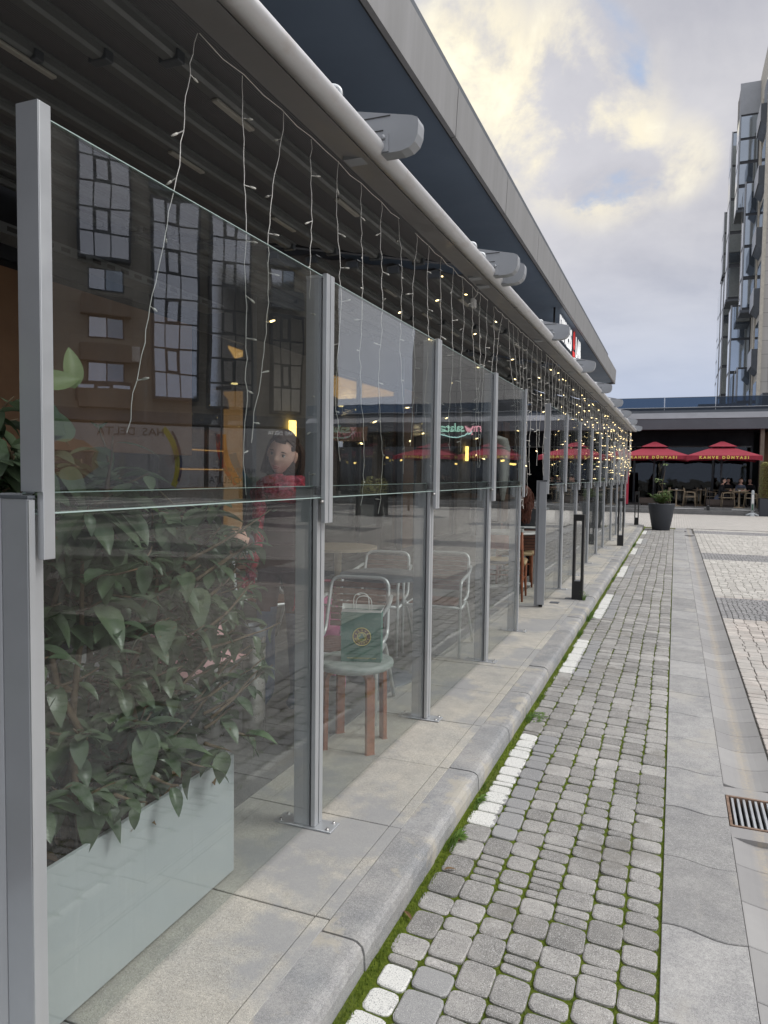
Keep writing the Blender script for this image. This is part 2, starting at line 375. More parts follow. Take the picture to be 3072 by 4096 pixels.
def scarf():
    t=NT('red_wool_scarf'); n=t.noise(38,3,.6); v=t.noise(150,3,.7)
    c=t.mix(t.mr(t.noise(22,2),.42,.58),(.20,.012,.035),(.52,.03,.05)); c=t.mix(t.mr(n,.5,.62),c,(.62,.09,.16)); c=t.mix(t.math('MULTIPLY',t.mr(v,.56,.64),.7),c,(.72,.42,.46))
    t.set('Base Color',c); t.set('Roughness',1.); t.bump(v,1,.006); return t.m
M['scarf']=scarf()
M['grey_knit']=paint('grey_knit',(.12,.125,.13),.9,0,.2,90,.6,200)
M['pink']=paint('pink_fabric',(.80,.22,.42),.6,0,.2,12)
M['palepink']=paint('pale_pink_fabric',(.75,.45,.45),.7,0,.1,12)
M['darkcloth']=paint('dark_clothing',(.02,.021,.026),.85,0,.3,10)
M['bluecloth']=paint('slate_clothing',(.10,.12,.17),.85,0,.2,10)
M['denim']=paint('denim',(.11,.15,.24),.85,0,.2,10)
M['plastic_wrap']=paint('white_plastic_cover',(.60,.60,.56),.5,0,.1,15)
M['basket']=paint('grey_cabinet',(.33,.34,.34),.6)
M['planter']=paint('anthracite_planter',(.035,.040,.050),.5,0,.1,3)
M['barrier']=paint('barrier_grey',(.42,.45,.47),.5)
M['redpanel']=paint('red_banner',(.40,.03,.06),.7)
M['mural']=paint('mural_beige',(.18,.15,.12),.8)
M['mural_dark']=paint('mural_black',(.02,.018,.022),.8)
M['letter']=emis('white_letter',(1,1,1),.55)
M['letter_red']=emis('red_letter',(.9,.05,.04),.35); M['letter_red'].node_tree.nodes['Principled BSDF'].inputs['Base Color'].default_value=(.6,.05,.05,1)
M['stonewall']=None
def stonewall(name,c1,c2,bw,bh):
    t=NT(name); b=t.N.new('ShaderNodeTexBrick'); mp=t.N.new('ShaderNodeMapping'); mp.inputs[2].default_value=(R(90),0,0)
    tc=t.N.new('ShaderNodeTexCoord'); t.L.new(tc.outputs['Object'],mp.inputs[0]); t.L.new(mp.outputs[0],b.inputs[0])
    b.inputs['Scale'].default_value=1; b.inputs['Brick Width'].default_value=bw; b.inputs['Row Height'].default_value=bh; b.inputs['Mortar Size'].default_value=.012; b.inputs['Bias'].default_value=0; b.offset=0
    b.inputs['Color1'].default_value=(*c1,1); b.inputs['Color2'].default_value=(*c2,1); b.inputs['Mortar'].default_value=(c1[0]*.45,c1[1]*.45,c1[2]*.45,1)
    n=t.mix(t.math('MULTIPLY',t.mr(t.noise(.35,5),.4,.7),.25),b.outputs[0],tuple(x*.7 for x in c1))
    t.set('Base Color',n); t.set('Roughness',.75); return t.m
M['stonewall']=stonewall('stone_cladding',(.46,.44,.41),(.52,.50,.47),1.5,.75)
M['cream']=paint('cream_trim',(.55,.51,.43),.6)
M['beigewall']=stonewall('beige_cladding',(.34,.315,.27),(.39,.36,.31),1.8,.9)
M['bay_dark']=paint('dark_bay_frame',(.055,.06,.07),.45)
def window_bright():
    t=NT('sky_reflecting_window'); t.set('Base Color',(.80,.82,.87)); t.set('Metallic',.95); t.set('Roughness',.08); return t.m
M['win_mirror']=window_bright()
M['hoard']=paint('white_hoarding',(.55,.55,.57),.6)

def text(name,body,size,mat,parent=None,M_=None,extrude=.004,align='CENTER',bold=0,spacing=1,sx=1):
    c=bpy.data.curves.new(name,'FONT'); c.body=body; c.size=size; c.extrude=extrude; c.align_x=align; c.align_y='CENTER'; c.offset=bold; c.space_character=spacing; c.resolution_u=3
    tmp=bpy.data.objects.new(name,c); COL.objects.link(tmp)
    bpy.context.view_layer.update()
    me=bpy.data.meshes.new_from_object(tmp.evaluated_get(bpy.context.evaluated_depsgraph_get())); bpy.data.objects.remove(tmp)
    me.name=name; me.materials.clear(); me.materials.append(mat)
    if sx!=1:
        for v in me.vertices: v.co.x*=sx
    o=bpy.data.objects.new(name,me); COL.objects.link(o)
    if M_ is not None: o.matrix_local=M_
    if parent: o.parent=parent; 
    return o
def face(loc,xd,up=(0,0,1)):
    # matrix with local x along xd, local y up, local z = xd x up (towards viewer)
    x=Vector(xd).normalized(); u=Vector(up).normalized(); n=x.cross(u).normalized(); u=n.cross(x)
    return Matrix(((x.x,u.x,n.x,loc[0]),(x.y,u.y,n.y,loc[1]),(x.z,u.z,n.z,loc[2]),(0,0,0,1)))
# ================================================================== GROUND
def sh(y): return .0036*max(0,y)
def struct(o): o['kind']='structure'; return o
def plaza_mat():
    t=NT('plaza_paving'); tc=t.N.new('ShaderNodeTexBrick'); t.L.new(t.pos(),tc.inputs[0]); tc.inputs['Scale'].default_value=1; tc.inputs['Brick Width'].default_value=.16; tc.inputs['Row Height'].default_value=.11; tc.inputs['Mortar Size'].default_value=.006
    tc.inputs['Color1'].default_value=(.42,.40,.37,1); tc.inputs['Color2'].default_value=(.51,.485,.455,1); tc.inputs['Mortar'].default_value=(.12,.11,.10,1)
    sp=t.N.new('ShaderNodeSeparateXYZ'); t.L.new(t.pos(),sp.inputs[0])
    # dark paving bands every few metres across the plaza
    a=t.math('MODULO',t.math('ADD',sp.outputs[1],100.8),6.6); band=t.mr(t.math('ABSOLUTE',t.math('SUBTRACT',a,1.0)),.72,.68)
    b=t.math('MODULO',t.math('ADD',sp.outputs[0],98.0),5.4); band2=t.mr(t.math('ABSOLUTE',t.math('SUBTRACT',b,1.0)),.6,.56)
    bx=t.math('MULTIPLY',t.math('MAXIMUM',t.math('MULTIPLY',band,.9),t.math('MULTIPLY',band2,t.mr(sp.outputs[0],7.,7.1))),t.mr(sp.outputs[0],5.2,5.3))
    near=t.mr(t.math('ADD',sp.outputs[1],t.math('MULTIPLY',sp.outputs[0],.25)),12.5,12.4)
    c0=t.mix(near,tc.outputs[0],t.mix(1,tc.outputs[0],(.42,.40,.38),'MULTIPLY'))
    st=t.math('GREATER_THAN',t.math('MODULO',t.math('ADD',sp.outputs[0],100),2.2),1.1); ck=t.math('MULTIPLY',st,t.math('MULTIPLY',t.mr(sp.outputs[0],9.9,10),t.mr(sp.outputs[1],34,33.9)))
    c0=t.mix(t.math('MULTIPLY',ck,.75),c0,(.10,.10,.10))
    c=t.mix(bx,c0,(.13,.125,.13)); c=t.mix(t.math('MULTIPLY',t.mr(t.noise(.5,5),.45,.7),.3),c,(.30,.29,.28))
    t.set('Base Color',c); t.set('Roughness',.85); t.bump(tc.outputs[1],-.4,.01); return t.m
g=MB(); g.add([(-300,-300,-.26),(300,-300,-.26),(300,300,-.26),(-300,300,-.26)],[(0,1,2,3)])
struct(g.build('ground',M['dirt']))
g=MB(); g.add([(3.6,-12,-.15),(120,-12,-.15),(120,34.3,-.15),(3.6,34.3,-.15)],[(0,1,2,3)]); g.add([(-6,24.6,-.151),(3.6,24.6,-.151),(3.6,34.3,-.151),(-6,34.3,-.151)],[(0,1,2,3)])
g.add([(.5,-12,-.165),(3.6,-12,-.165),(3.6,24.6,-.165),(.5,24.6,-.165)],[(0,1,2,3)],1)
struct(g.build('plaza',[plaza_mat(),M['dirt']]))
def cob(mb,x0,x1,y0,y1,z,r=.014,h=.012,mi=0,sk=0,bev=.005,tilt=0):
    # one rounded paving stone with a chamfered rim
    n=3; pts=[]
    for cx,cy,a0 in ((x1-r,y1-r,0),(x0+r,y1-r,90),(x0+r,y0+r,180),(x1-r,y0+r,270)):
        for k in range(n):
            a=R(a0+90*k/(n-1)); pts.append((cx+r*math.cos(a)+random.uniform(-1,1)*.0012,cy+r*math.sin(a)+random.uniform(-1,1)*.0012))
    xm,ym=(x0+x1)/2,(y0+y1)/2; tx,ty=random.uniform(-1,1)*tilt,random.uniform(-1,1)*tilt
    zf=lambda x,y,zz: zz+(x-xm)*tx+(y-ym)*ty
    P=[(x,y+sk*(x-xm)) for x,y in pts]
    vs=[(x,y,z-h) for x,y in P]+[(x,y,zf(x,y,z-bev*.7)) for x,y in P]
    ins=[(xm+(x-xm)*(1-2*bev/(x1-x0)),ym+(y-ym)*(1-2*bev/(y1-y0))) for x,y in P]; vs+=[(x,y,zf(x,y,z)) for x,y in ins]
    m=len(P); fs=[(i,(i+1)%m,m+(i+1)%m,m+i) for i in range(m)]+[(m+i,m+(i+1)%m,2*m+(i+1)%m,2*m+i) for i in range(m)]+[tuple(range(2*m,3*m))]
    mb.add(vs,fs,mi)
# cobbled strip with eight columns, x -0.83 .. 0
DASH=[(1.2,2.09),(3.01,4.3),(5.73,7.04),(8.22,9.88),(11.69,13.2),(15.24,16.57),(17.79,19.28),(20.93,22.12)]
mb=MB(); NC=7; W=.815
for c in range(NC):
    y=-1.0+random.random()*.1
    while y<23.4:
        L=random.choices([.145,.112,.088,.05],[.22,.42,.18,.18])[0]*random.uniform(.95,1.05)
        xl=-.818+W*c/NC; xr=xl+W/NC; ww=.006*math.sin(y*2.1+c*1.7); wr=.006*math.sin(y*2.1+(c+1)*1.7)
        if c==0: ww=random.uniform(-.008,.012)
        if c==NC-1: wr=0
        gp=random.uniform(.0028,.0058)
        if L>.11: ww-=.003; wr+=.003
        if L<.06: ww+=.002; wr-=.002
        pd_=c<2 and any(a<=y+L/2<=b for a,b in DASH)
        lim=23.0-.9*max(0,(xl+.8))**2
        if y+L<23.35: cob(mb,xl+ww+gp,xr+wr-gp,y+gp,y+L-gp,-.100+random.uniform(-.002,.0025),r=.021 if L>.07 else .012,mi=1 if pd_ else 0,sk=-.08+random.uniform(-.06,.06),tilt=.018)
        y+=L
struct(mb.build('path',[M['cobble'],M['cobble_paint']]))
# mossy bed under the cobbles: a bumpy sheet
mb=MB(); nx,ny=44,420; xs=[-.90+.94*i/nx for i in range(nx+1)]; ys=[-1+ (25.)*(j/ny)**1.6 for j in range(ny+1)]
vs=[]
for yy in ys:
    for xx in xs:
        e=max(0,(-.80-xx)/.06); n_=noise.noise(Vector((xx*30,yy*30,0)))*.004+noise.noise(Vector((xx*9,yy*9,3)))*.003
        vs.append((xx,yy,-.1085+n_*.6+min(1,e)*.012+(.004*e if e>0 else 0)))
fs=[(j*(nx+1)+i,j*(nx+1)+i+1,(j+1)*(nx+1)+i+1,(j+1)*(nx+1)+i) for j in range(ny) for i in range(nx)]
mb.add(vs,fs,0,True); tag(mb.build('moss',M['moss']),kind='stuff')
# tiny moss tufts in the joints along the kerb
mb=MB()
for i in range(9000):
    y=.9+ (random.random()**1.8)*14; c=random.choices([-1]+list(range(NC+1)),[9]+[1]*(NC+1))[0]
    x=random.uniform(-.842,-.805) if c<0 else -.818+W*c/NC+.006*math.sin(y*2.1+c*1.7)+random.uniform(-.004,.004)
    if c>=0 and noise.noise(Vector((x*3,y*1.2,1)))<-.05: continue
    h=random.uniform(.003,.007)*(1.5 if c<0 else 1); s_=.0022; a=random.random()*3
    z=-.109+(.010 if c<0 else 0)
    mb.add([(x-s_*math.cos(a),y-s_*math.sin(a),z),(x+s_*math.cos(a),y+s_*math.sin(a),z),(x+random.uniform(-.003,.003),y+random.uniform(-.003,.003),z+h+.004)],[(0,1,2)])
tag(mb.build('moss_tufts',leafm('moss_tuft',(.06,.11,.01),(.22,.28,.03),(.13,.19,.02),.9)),kind='stuff')
# smooth edging slabs with wavy cross joints, x 0 .. .27
mb=MB(); y=-.8
def wave(x,amp): return amp*(-.45*x/.27+.34*math.sin(x/.27*6.0+.4))
while y<23.2:
    L=.49; z=-.098+random.uniform(-.0015,.0015); n=8; x0,x1=.004,.272
    xs=[x0+(x1-x0)*i/n for i in range(n+1)]; lo=[(x,y+.003+wave(x,.045)) for x in xs]; hi=[(x,y+L-.003+wave(x,.045)) for x in reversed(xs)]
    P=lo+hi; m=len(P); cx=.138; cy=y+L/2
    vs=[(a,b,z-.08) for a,b in P]+[(a,b,z-.003) for a,b in P]+[(cx+(a-cx)*.985,cy+(b-cy)*.99,z) for a,b in P]
    mb.add(vs,[(i,(i+1)%m,m+(i+1)%m,m+i) for i in range(m)]+[(m+i,m+(i+1)%m,2*m+(i+1)%m,2*m+i) for i in range(m)]+[tuple(range(2*m,3*m))])
    y+=L
struct(mb.build('pavement_edge',M['slab']))
# dished gutter stones x .285 .. .52
mb=MB(); y=-1
while y<21.6:
    L=.285; n=8; xs=[.283+(.535-.283)*i/n for i in range(n+1)]
    zf=lambda x: -.150-.028*math.sin(math.pi*(x-.283)/.252)
    row=lambda yy,dz,k: [(x,yy+k*.0+.02*math.sin(math.pi*(x-.283)/.252),zf(x)+dz) for x in xs]
    vs=row(y+.002,-.05,0)+row(y+.002,-.003,0)+row(y+.006,0,0)+row(y+L-.006,0,0)+row(y+L-.002,-.003,0)+row(y+L-.002,-.05,0); m=n+1
    if not (3.50<y+L/2<4.1): mb.add(vs,[(r_*m+i,r_*m+i+1,(r_+1)*m+i+1,(r_+1)*m+i) for r_ in range(5) for i in range(n)])
    y+=L
mb.box((.277,-1,-.26),(.5345,3.6,-.19)); mb.box((.277,4.0,-.26),(.5345,21.6,-.19))
mb.box((.279,3.52,-.19),(.5345,3.625,-.152)); mb.box((.279,3.985,-.19),(.5345,4.09,-.152))
mb.box((.277,21.605,-.26),(.56,25.2,-.170))
# curved kerb piece where the gutter ends
for k in range(7):
    a0,a1=R(0+13*k),R(13*k+12); c=(-.25,21.6)
    P=[(c[0]+.53*math.cos(a0),c[1]+1.9*math.sin(a0)*.55),(c[0]+.79*math.cos(a0),c[1]+2.2*math.sin(a0)*.55),(c[0]+.79*math.cos(a1),c[1]+2.2*math.sin(a1)*.55),(c[0]+.53*math.cos(a1),c[1]+1.9*math.sin(a1)*.55)]
    mb.prism(P,'z',-.26,-.135)
struct(mb.build('gutter',M['gutter']))
# small road setts
mb=MB(); y=.9
while y<24.4:
    L=random.choices([.125,.088,.06],[.4,.4,.2])[0]
    dark=any(a<y+L/2<b for a,b in ((9.1,10.7),(15.5,16.85),(22.6,23.8),(-1,-.5)))
    if dark: L=.062
    x=.545; wx=.058 if dark else .112; off=random.uniform(0,.05) if dark else 0
    xm=2.0 if y<6 else 3.6
    x-=off*0
    while x<xm:
        ww=wx*random.uniform(.9,1.12)
        if not(x<.60 and 3.58<y+L/2<4.02): cob(mb,x+.003,x+ww-.003,y+.003+random.uniform(0,.003),y+L-.003-random.uniform(0,.003),-.150+random.uniform(-.0015,.0015),r=.010,h=.02,mi=1 if dark else (2 if y>10.7 else 0),bev=.004,tilt=.008)
        x+=ww
    y+=L
struct(mb.build('road',[M['paver'],M['paver_dark'],M['paver_light']]))
# terrace slabs and kerb
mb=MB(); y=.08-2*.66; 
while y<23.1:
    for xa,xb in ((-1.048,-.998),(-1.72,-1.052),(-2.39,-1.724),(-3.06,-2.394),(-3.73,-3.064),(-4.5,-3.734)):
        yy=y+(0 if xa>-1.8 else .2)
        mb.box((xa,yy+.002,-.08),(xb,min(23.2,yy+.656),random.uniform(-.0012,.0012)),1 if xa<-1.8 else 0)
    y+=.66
o=struct(mb.build('terrace',[M['terrace'],M['terrace_shade']],bevel=.002,seg=1))
mb=MB(); y=2.0-.7*5
def kprof(q=0): return [(-.995,-.25),(-.845,-.25),(-.846+q*.3,-.10),(-.845+q*.5,-.042),(-.852+q,-.016+q*.5),(-.870+q,-.004),(-.888+q*.5,-.001),(-.94,0),(-.995,0)]
while y<23.1:   # each kerb stone is a loft with worn, slightly chipped edges
    L=.7; y1=min(y+L-.004,23.2); ya=y+.003; n=14; dz=random.uniform(-.003,.003); dx=random.uniform(-.002,.002); rows=[]
    for k in range(n+1):
        yy=ya+(y1-ya)*k/n; q=noise.noise(Vector((yy*7,1.3,0)))*.004+noise.noise(Vector((yy*31,4,0)))*.002
        if random.random()<.05: q-=.006
        e=.006 if k in (0,n) else 0
        rows.append([(u+dx-(e*.5 if i in (3,4,5) else 0),yy,v+(dz-e*.4 if v>-.05 else 0)) for i,(u,v) in enumerate(kprof(q))])
    m=len(rows[0]); vs=[p for r_ in rows for p in r_]
    mb.add(vs,[(k*m+i,k*m+(i+1)%m,(k+1)*m+(i+1)%m,(k+1)*m+i) for k in range(n) for i in range(m)]); mb.add(rows[0]+rows[-1],[tuple(range(m-1,-1,-1)),tuple(range(m,2*m))]); y+=L
# rounded kerb end turning the corner of the terrace
cx,cy=-1.55,23.2
for k in range(8):
    a0,a1=R(90/8*k+.4),R(90/8*(k+1)-.4)
    mb.prism([(cx+r_*math.cos(a),cy+r_*math.sin(a)) for r_,a in ((.555,a0),(.705,a0),(.705,a1),(.555,a1))],'z',-.25,0)
mb.box((-6,23.755,-.25),(-1.55,23.905,0)); mb.box((-6,23.2,-.1),(-1.55,23.755,-.003)); mb.prism([(cx,cy)]+[(cx+.553*math.cos(R(a)),cy+.553*math.sin(R(a))) for a in range(0,91,15)],'z',-.1,-.003)
struct(mb.build('kerb',M['kerb']))
# apron beyond the path end
mb=MB(); mb.box((-2,23.35,-.25),(.35,25,-.152)); struct(mb.build('apron',M['paver_dark']))
# drain grate
t=empty('drain_grate',(.285,3.63,-.150),0,'rusty rimmed metal drain grate set in the gutter','drain')
mb=MB()
for a,b in (((0,0,-.05),(.32,.014,.001)),((0,.336,-.05),(.32,.35,.001)),((0,.014,-.05),(.012,.336,.001)),((.308,.014,-.05),(.32,.336,.001))): mb.box(a,b)
mb.build('frame',paint('rusty_frame',(.22,.15,.11),.8,.2,.4,50),t)
for i in range(11):
    mb=MB(); mb.box((.022+i*.0265,.0145,-.03),(.022+i*.0265+.012,.3355,-.004)); o=mb.build('bar',M['alu_light'],t,bevel=.002)
mb=MB(); mb.box((.001,.001,-.105),(.319,.349,-.1)); mb.build('pit',M['black'],t)
# weeds along the kerb
def blade(mb,x,y,z,h,a,w_=.0035,bend=.5,mi=0):
    dx,dy=math.cos(a),math.sin(a); px,py=-dy*w_,dx*w_; vs=[];n=4
    for i in range(n+1):
        t_=i/n; r_=h*bend*t_*t_; ww=(1-t_**1.5)
        vs+= [(x+dx*r_+px*ww,y+dy*r_+py*ww,z+h*t_*(1-.25*t_*bend)),(x+dx*r_-px*ww,y+dy*r_-py*ww,z+h*t_*(1-.25*t_*bend))]
    mb.add(vs,[(2*i,2*i+1,2*i+3,2*i+2) for i in range(n)],mi,True)
def leaf(mb,base,d,up,L,Wd,curl=.3,fold=.25,mi=0,n=5,tipp=.8):
    d=Vector(d).normalized(); up=Vector(up); s=d.cross(up); 
    if s.length<1e-3: s=d.cross(Vector((1,.2,0)))
    s.normalize(); nn=s.cross(d); base=Vector(base); vs=[]
    for i in range(n+1):
        t_=i/n; wd=Wd*.5*math.sin(math.pi*min(1,(t_*.97+.03))**tipp)**.8 if i<n else 0.001
        c=base+d*(L*t_*(1-.12*curl*t_))-nn*(curl*L*t_*t_*.55)
        e=nn*(fold*wd)
        vs+=[c+s*wd+e,c+s*(wd*.5)+e*.35,c,c-s*(wd*.5)+e*.35,c-s*wd+e]
    fs=[(5*i+k,5*i+k+1,5*(i+1)+k+1,5*(i+1)+k) for i in range(n) for k in range(4)]
    mb.add(vs,fs,mi,True)
weeds=[(2.86,.07,40),(2.42,.0,0),(3.25,.05,22),(3.42,.04,14),(4.55,.05,30),(5.0,.04,20),(7.2,.07,40),(8.0,.09,60),(8.3,.06,40),(11.3,.06,30),(13.5,.06,30),(16.9,.09,60),(17.3,.07,50),(10.3,.05,30),(6.2,.05,25)]
for i,(yy,hh,nb) in enumerate(weeds):
    if nb==0: continue
    mb=MB()
    for k in range(nb):
        blade(mb,-.825+random.uniform(-.015,.025),yy+random.uniform(-.05,.05)*(1+yy*.1),-.098,hh*random.uniform(.5,1.15),random.uniform(-1.2,1.6),.0022+yy*.0001,random.uniform(.3,1.1))
    if i in (0,2,4,7,11,12):
        for k in range(10):
            a=random.uniform(-1.2,1.8); leaf(mb,(-.82,yy+.06+random.uniform(-.03,.03),-.096),(math.cos(a),math.sin(a),.5),(0,0,1),hh*.8,.018,.5)
    tag(mb.build('weed_tuft',M['grass']),{0:'grassy weed tuft nearest the camera at the foot of the kerb'}.get(i,['','','weed tuft by the near end of the second white dash','small weed tuft halfway along the second white dash','weed tuft where the second white dash ends','small weed tuft between the second and third white dashes','leafy weed tuft by the end of the third white dash','large weed clump beside the fourth white dash, below the nearest bollard lamp','weed clump at the start of the fourth white dash','weed tuft just before the fifth white dash','weed tuft after the fifth white dash','tall weed clump by the second bollard lamp','weed clump past the second bollard lamp','weed tuft between the nearest bollard and the fifth dash','small weed tuft before the third white dash'][i]),'weed','weeds along the kerb')
mb=MB()
for k in range(60):
    a=random.uniform(0,6.28); rr=random.random()*.06; leaf(mb,(-.78+rr*math.cos(a),4.62+1.6*rr*math.sin(a),-.095),(math.cos(a),math.sin(a),.15),(0,0,1),.022,.012,.3)
tag(mb.build('creeping_weed',M['grass']),'low creeping weed spreading over the cobbles beside a white dash','weed','weeds along the kerb')
mb=MB()
for k in range(26):
    a=random.uniform(0,6.28); blade(mb,-.955+random.uniform(-.02,.02),8.7+random.uniform(-.04,.04),0,random.uniform(.06,.15),a,.003,.8)
    leaf(mb,(-.955+.04*math.cos(a),8.7+.04*math.sin(a),random.uniform(.03,.11)),(math.cos(a),math.sin(a),.3),(0,0,1),.03,.012,.3)
tag(mb.build('sprout',M['grass']),'scraggy weed at the foot of the nearest black bollard lamp','weed')
for (x,y,a,l,lb) in ((-.80,2.88,1.2,.06,'farthest of the three curled dead leaves at the kerb foot'),(-.80,2.3,2.4,.07,'nearest of the three curled dead leaves, lying in moss at the kerb foot'),(-.79,2.65,.6,.05,'middle one of the three curled dead leaves at the kerb foot')):
    mb=MB(); leaf(mb,(x,y,-.092),(math.cos(a),math.sin(a),.25),(0,0,1),l,.014,.6,.6); tag(mb.build('dry_leaf',M['dry']),lb,'leaf','dead leaves at the kerb')
# ================================================================== GLASS SCREEN
XG=-1.31
posts=[1.19,2.605,4.035,5.475,6.68]; posts2=[8.01,9.41,10.81,12.43,13.93,15.27,17.1,18.8,20.4,22.0]
def plate(parent,y):
    mb=MB(); mb.box((-1.50,y-.045,.0),(-1.24,y+.045,.008))
    mb.build('base_plate',M['alu_light'],parent,bevel=.004)
    for x in (-1.262,-1.475):
        for dy in (-.03,.03):
            b=MB(); b.lathe([(.008,0),(.008,.004),(.0045,.005),(.0045,.009)],(x,y+dy,.008),6); b.build('bolt',M['steel'],parent)
def module(y0,y1,first=False,last=False,label='',group='sliding glass wind screens'):
    t=empty('glass_screen',(0,0,0),0,label,'glass screen',group)
    for e,(y,s) in enumerate(((y0,1),(y1,-1))):
        big=(e==0 and first) or (e==1 and last)
        ya,yb=sorted((y+s*.004,y+s*.034))
        mb=MB(); mb.box((-1.415,ya,.008),(-1.3458,yb,1.395)); mb.build('post',M['alu'],t,bevel=.002)
        mb=MB(); mb.box((-1.3362,ya,.009),(-1.317,yb,1.36)); mb.build('front_strip',M['alu_light'],t,bevel=.0015)
        mb=MB(); mb.box((-1.374 if not big else -1.345,ya+.001,1.3955),(-1.3108,yb-.001,2.21)); mb.build('upper_post',M['alu'],t,bevel=.002)
        mb=MB(); mb.box((-1.3012,ya-.0005,1.25),(-1.2825,yb+.0005,2.225)) if not big else mb.box((-1.3012,ya,1.25),(-1.2825,yb+.002,2.235)); mb.build('upper_strip',M['alu_light'],t,bevel=.0015)
        mb=MB(); mb.box((-1.374 if not big else -1.345,ya,2.2105),(-1.3012,yb,2.222)); mb.build('top_cap',M['alu_light'],t)
        if s>0 and not first: g_=MB(); g_.box((-1.40,y-.0032,.02),(-1.322,y+.0032,1.39)); g_.box((-1.37,y-.0032,1.40),(-1.288,y+.0032,2.2)); g_.build('gasket',M['rubber'],t)
        if not big:
            b=MB(); yk=ya-.006 if s<0 else yb+.006; b.tube([(-1.3012,yk,1.335),(-1.288,yk,1.335)],.006,8); b.build('lock_bolt',M['steel'],t)
    a,b=y0+.0045,y1-.0045
    mb=MB(); mb.box((-1.345,a,.03),(-1.337,b,1.395)); mb.build('lower_pane',M['glass'],t)
    mb=MB(); mb.box((-1.3453,a,1.395),(-1.3367,b,1.3975)); mb.build('lower_pane_edge',M['gedge'],t)
    mb=MB(); mb.box((-1.310,a,1.353),(-1.302,b,2.215)); mb.build('upper_pane',M['glass_up'],t)
    mb=MB(); mb.box((-1.3103,a,1.3495),(-1.3017,b,1.353)); mb.build('upper_pane_edge',M['gedge'],t); a2,b2=y0+.036,y1-.036; mb=MB(); mb.box((-1.3103,a2,2.215),(-1.3017,b2,2.2175)); mb.build('upper_pane_edge',M['gedge'],t)
    if not first: plate(t,y0)
    if not last and label: pass
    if e==1 and last: plate(t,y1)
    return t
ord_=['nearest glass screen, in front of the leafy planter box','second glass screen, in front of the stool with the green paper bag','third glass screen, in front of the metal chair with slatted back','fourth glass screen, carrying the plastic wrapped bundle by the doorway gap']
for i in range(4): module(posts[i],posts[i+1],i==0,i==3,ord_[i])
ord2=['fifth','sixth','seventh','eighth','ninth','tenth','eleventh','twelfth','last']
for i in range(9):
    module(posts2[i],posts2[i+1],i==0,i==8,{0:'glass screen just past the doorway gap, starting at the wide grey post',8:'farthest glass screen, at the end of the terrace under the thick cluster of fairy lights'}.get(i,'%s glass screen from the camera, in the row beyond the doorway gap'%ord2[i]))
def endpost(y,label):
    # y = near face of the first glass frame; the housing stands just in front of it
    t=empty('gate_post',(0,0,0),0,label,'post','end posts of the glass screens')
    mb=MB(); mb.box((-1.381,y-.020,.03),(-1.304,y-.002,1.385)); mb.build('lower_housing',M['alu'],t,bevel=.002)
    mb=MB(); mb.box((-1.3038,y-.019,.03),(-1.3005,y-.003,1.382)); mb.build('edge_trim',M['alu_light'],t)
    mb=MB(); mb.box((-1.383,y-.022,1.3855),(-1.301,y-.002,1.3915)); mb.build('cap',M['alu_dark'],t)
    mb=MB(); mb.box((-1.36,y-.018,.008),(-1.32,y-.004,.03)); mb.build('foot',M['rubber'],t)
    mb=MB(); mb.box((-1.345,y+.0006,1.40),(-1.2832,y+.0034,2.235)); mb.build('mast_cover',M['alu'],t)
    return t
t=endpost(1.190,'wide grey post in the foreground at the left edge of the picture')
mb=MB(); mb.prism([(-1.47,1.13),(-1.383,1.17),(-1.383,1.21),(-1.47,1.21)],'z',.008,1.387); mb.build('side_housing',M['alu'],t,bevel=.002)
t=endpost(8.010,'wide grey gate post on the far side of the doorway gap')
for p,l in (((-1.24,8.36),'small dark metal floor plate inside the glass by the gate post'),((-1.12,8.72),'small dark metal floor plate outside beside the black bollard')):
    mb=MB(); mb.box((p[0]-.05,p[1]-.05,.0),(p[0]+.05,p[1]+.05,.006)); tag(mb.build('floor_plate',M['alu_dark']),l,'plate')
# ================================================================== PERGOLA AWNING
aw=empty('pergola_awning',(0,0,0),0,'dark grey retractable fabric pergola roof with silver front beam over the terrace','awning')
Y0,Y1=-2.5,22.05; o_=sh(Y1)-sh(0)
def sweep(poly,name,mat,y0=Y0,y1=Y1,parent=aw,smooth=False,bevel=0):
    mb=MB(); s0,s1=sh(y0),sh(y1); mb.prism([(x+s0,z) for x,z in poly],'y',y0,y1,0,(s1-s0,0),smooth); return mb.build(name,mat,parent,bevel=bevel)
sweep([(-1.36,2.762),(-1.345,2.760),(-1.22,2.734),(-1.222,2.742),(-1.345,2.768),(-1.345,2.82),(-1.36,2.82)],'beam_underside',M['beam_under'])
nose=[(-1.215,2.735),(-1.19,2.733),(-1.172,2.738),(-1.158,2.748),(-1.150,2.762),(-1.150,2.776),(-1.158,2.790),(-1.18,2.806),(-1.23,2.83),(-1.30,2.85),(-1.355,2.85),(-1.355,2.825),(-1.215,2.77)]
o=sweep(nose,'front_beam',M['beam'],smooth=True)
for yj in (5.6,11.2,16.7):
    mb=MB(); 
    for q in [(x+sh(yj)+dx,z+dz) for (x,z),dx,dz in ((nose[0],0,0),)]: pass
    P=[(x+sh(yj)+(x+1.25)*.02,z+(z-2.79)*.02+ .0) for x,z in nose[:11]]
    mb.prism(P+[(nose[11][0]+sh(yj),nose[11][1])],'y',yj,yj+.004); mb.build('beam_joint',M['joint'],aw)
sweep([(-1.342,2.80),(-1.325,2.80),(-1.325,2.768),(-1.342,2.772)],'lip_channel',M['rib'])
SL=.20
def roofz(x): return 2.83+SL*(-1.36-x)
mb=MB()   # fabric skin with gentle sag between ribs
RX=[-1.36,-1.66,-1.97,-2.30,-2.64,-2.98,-3.32,-3.66,-4.0,-4.35]
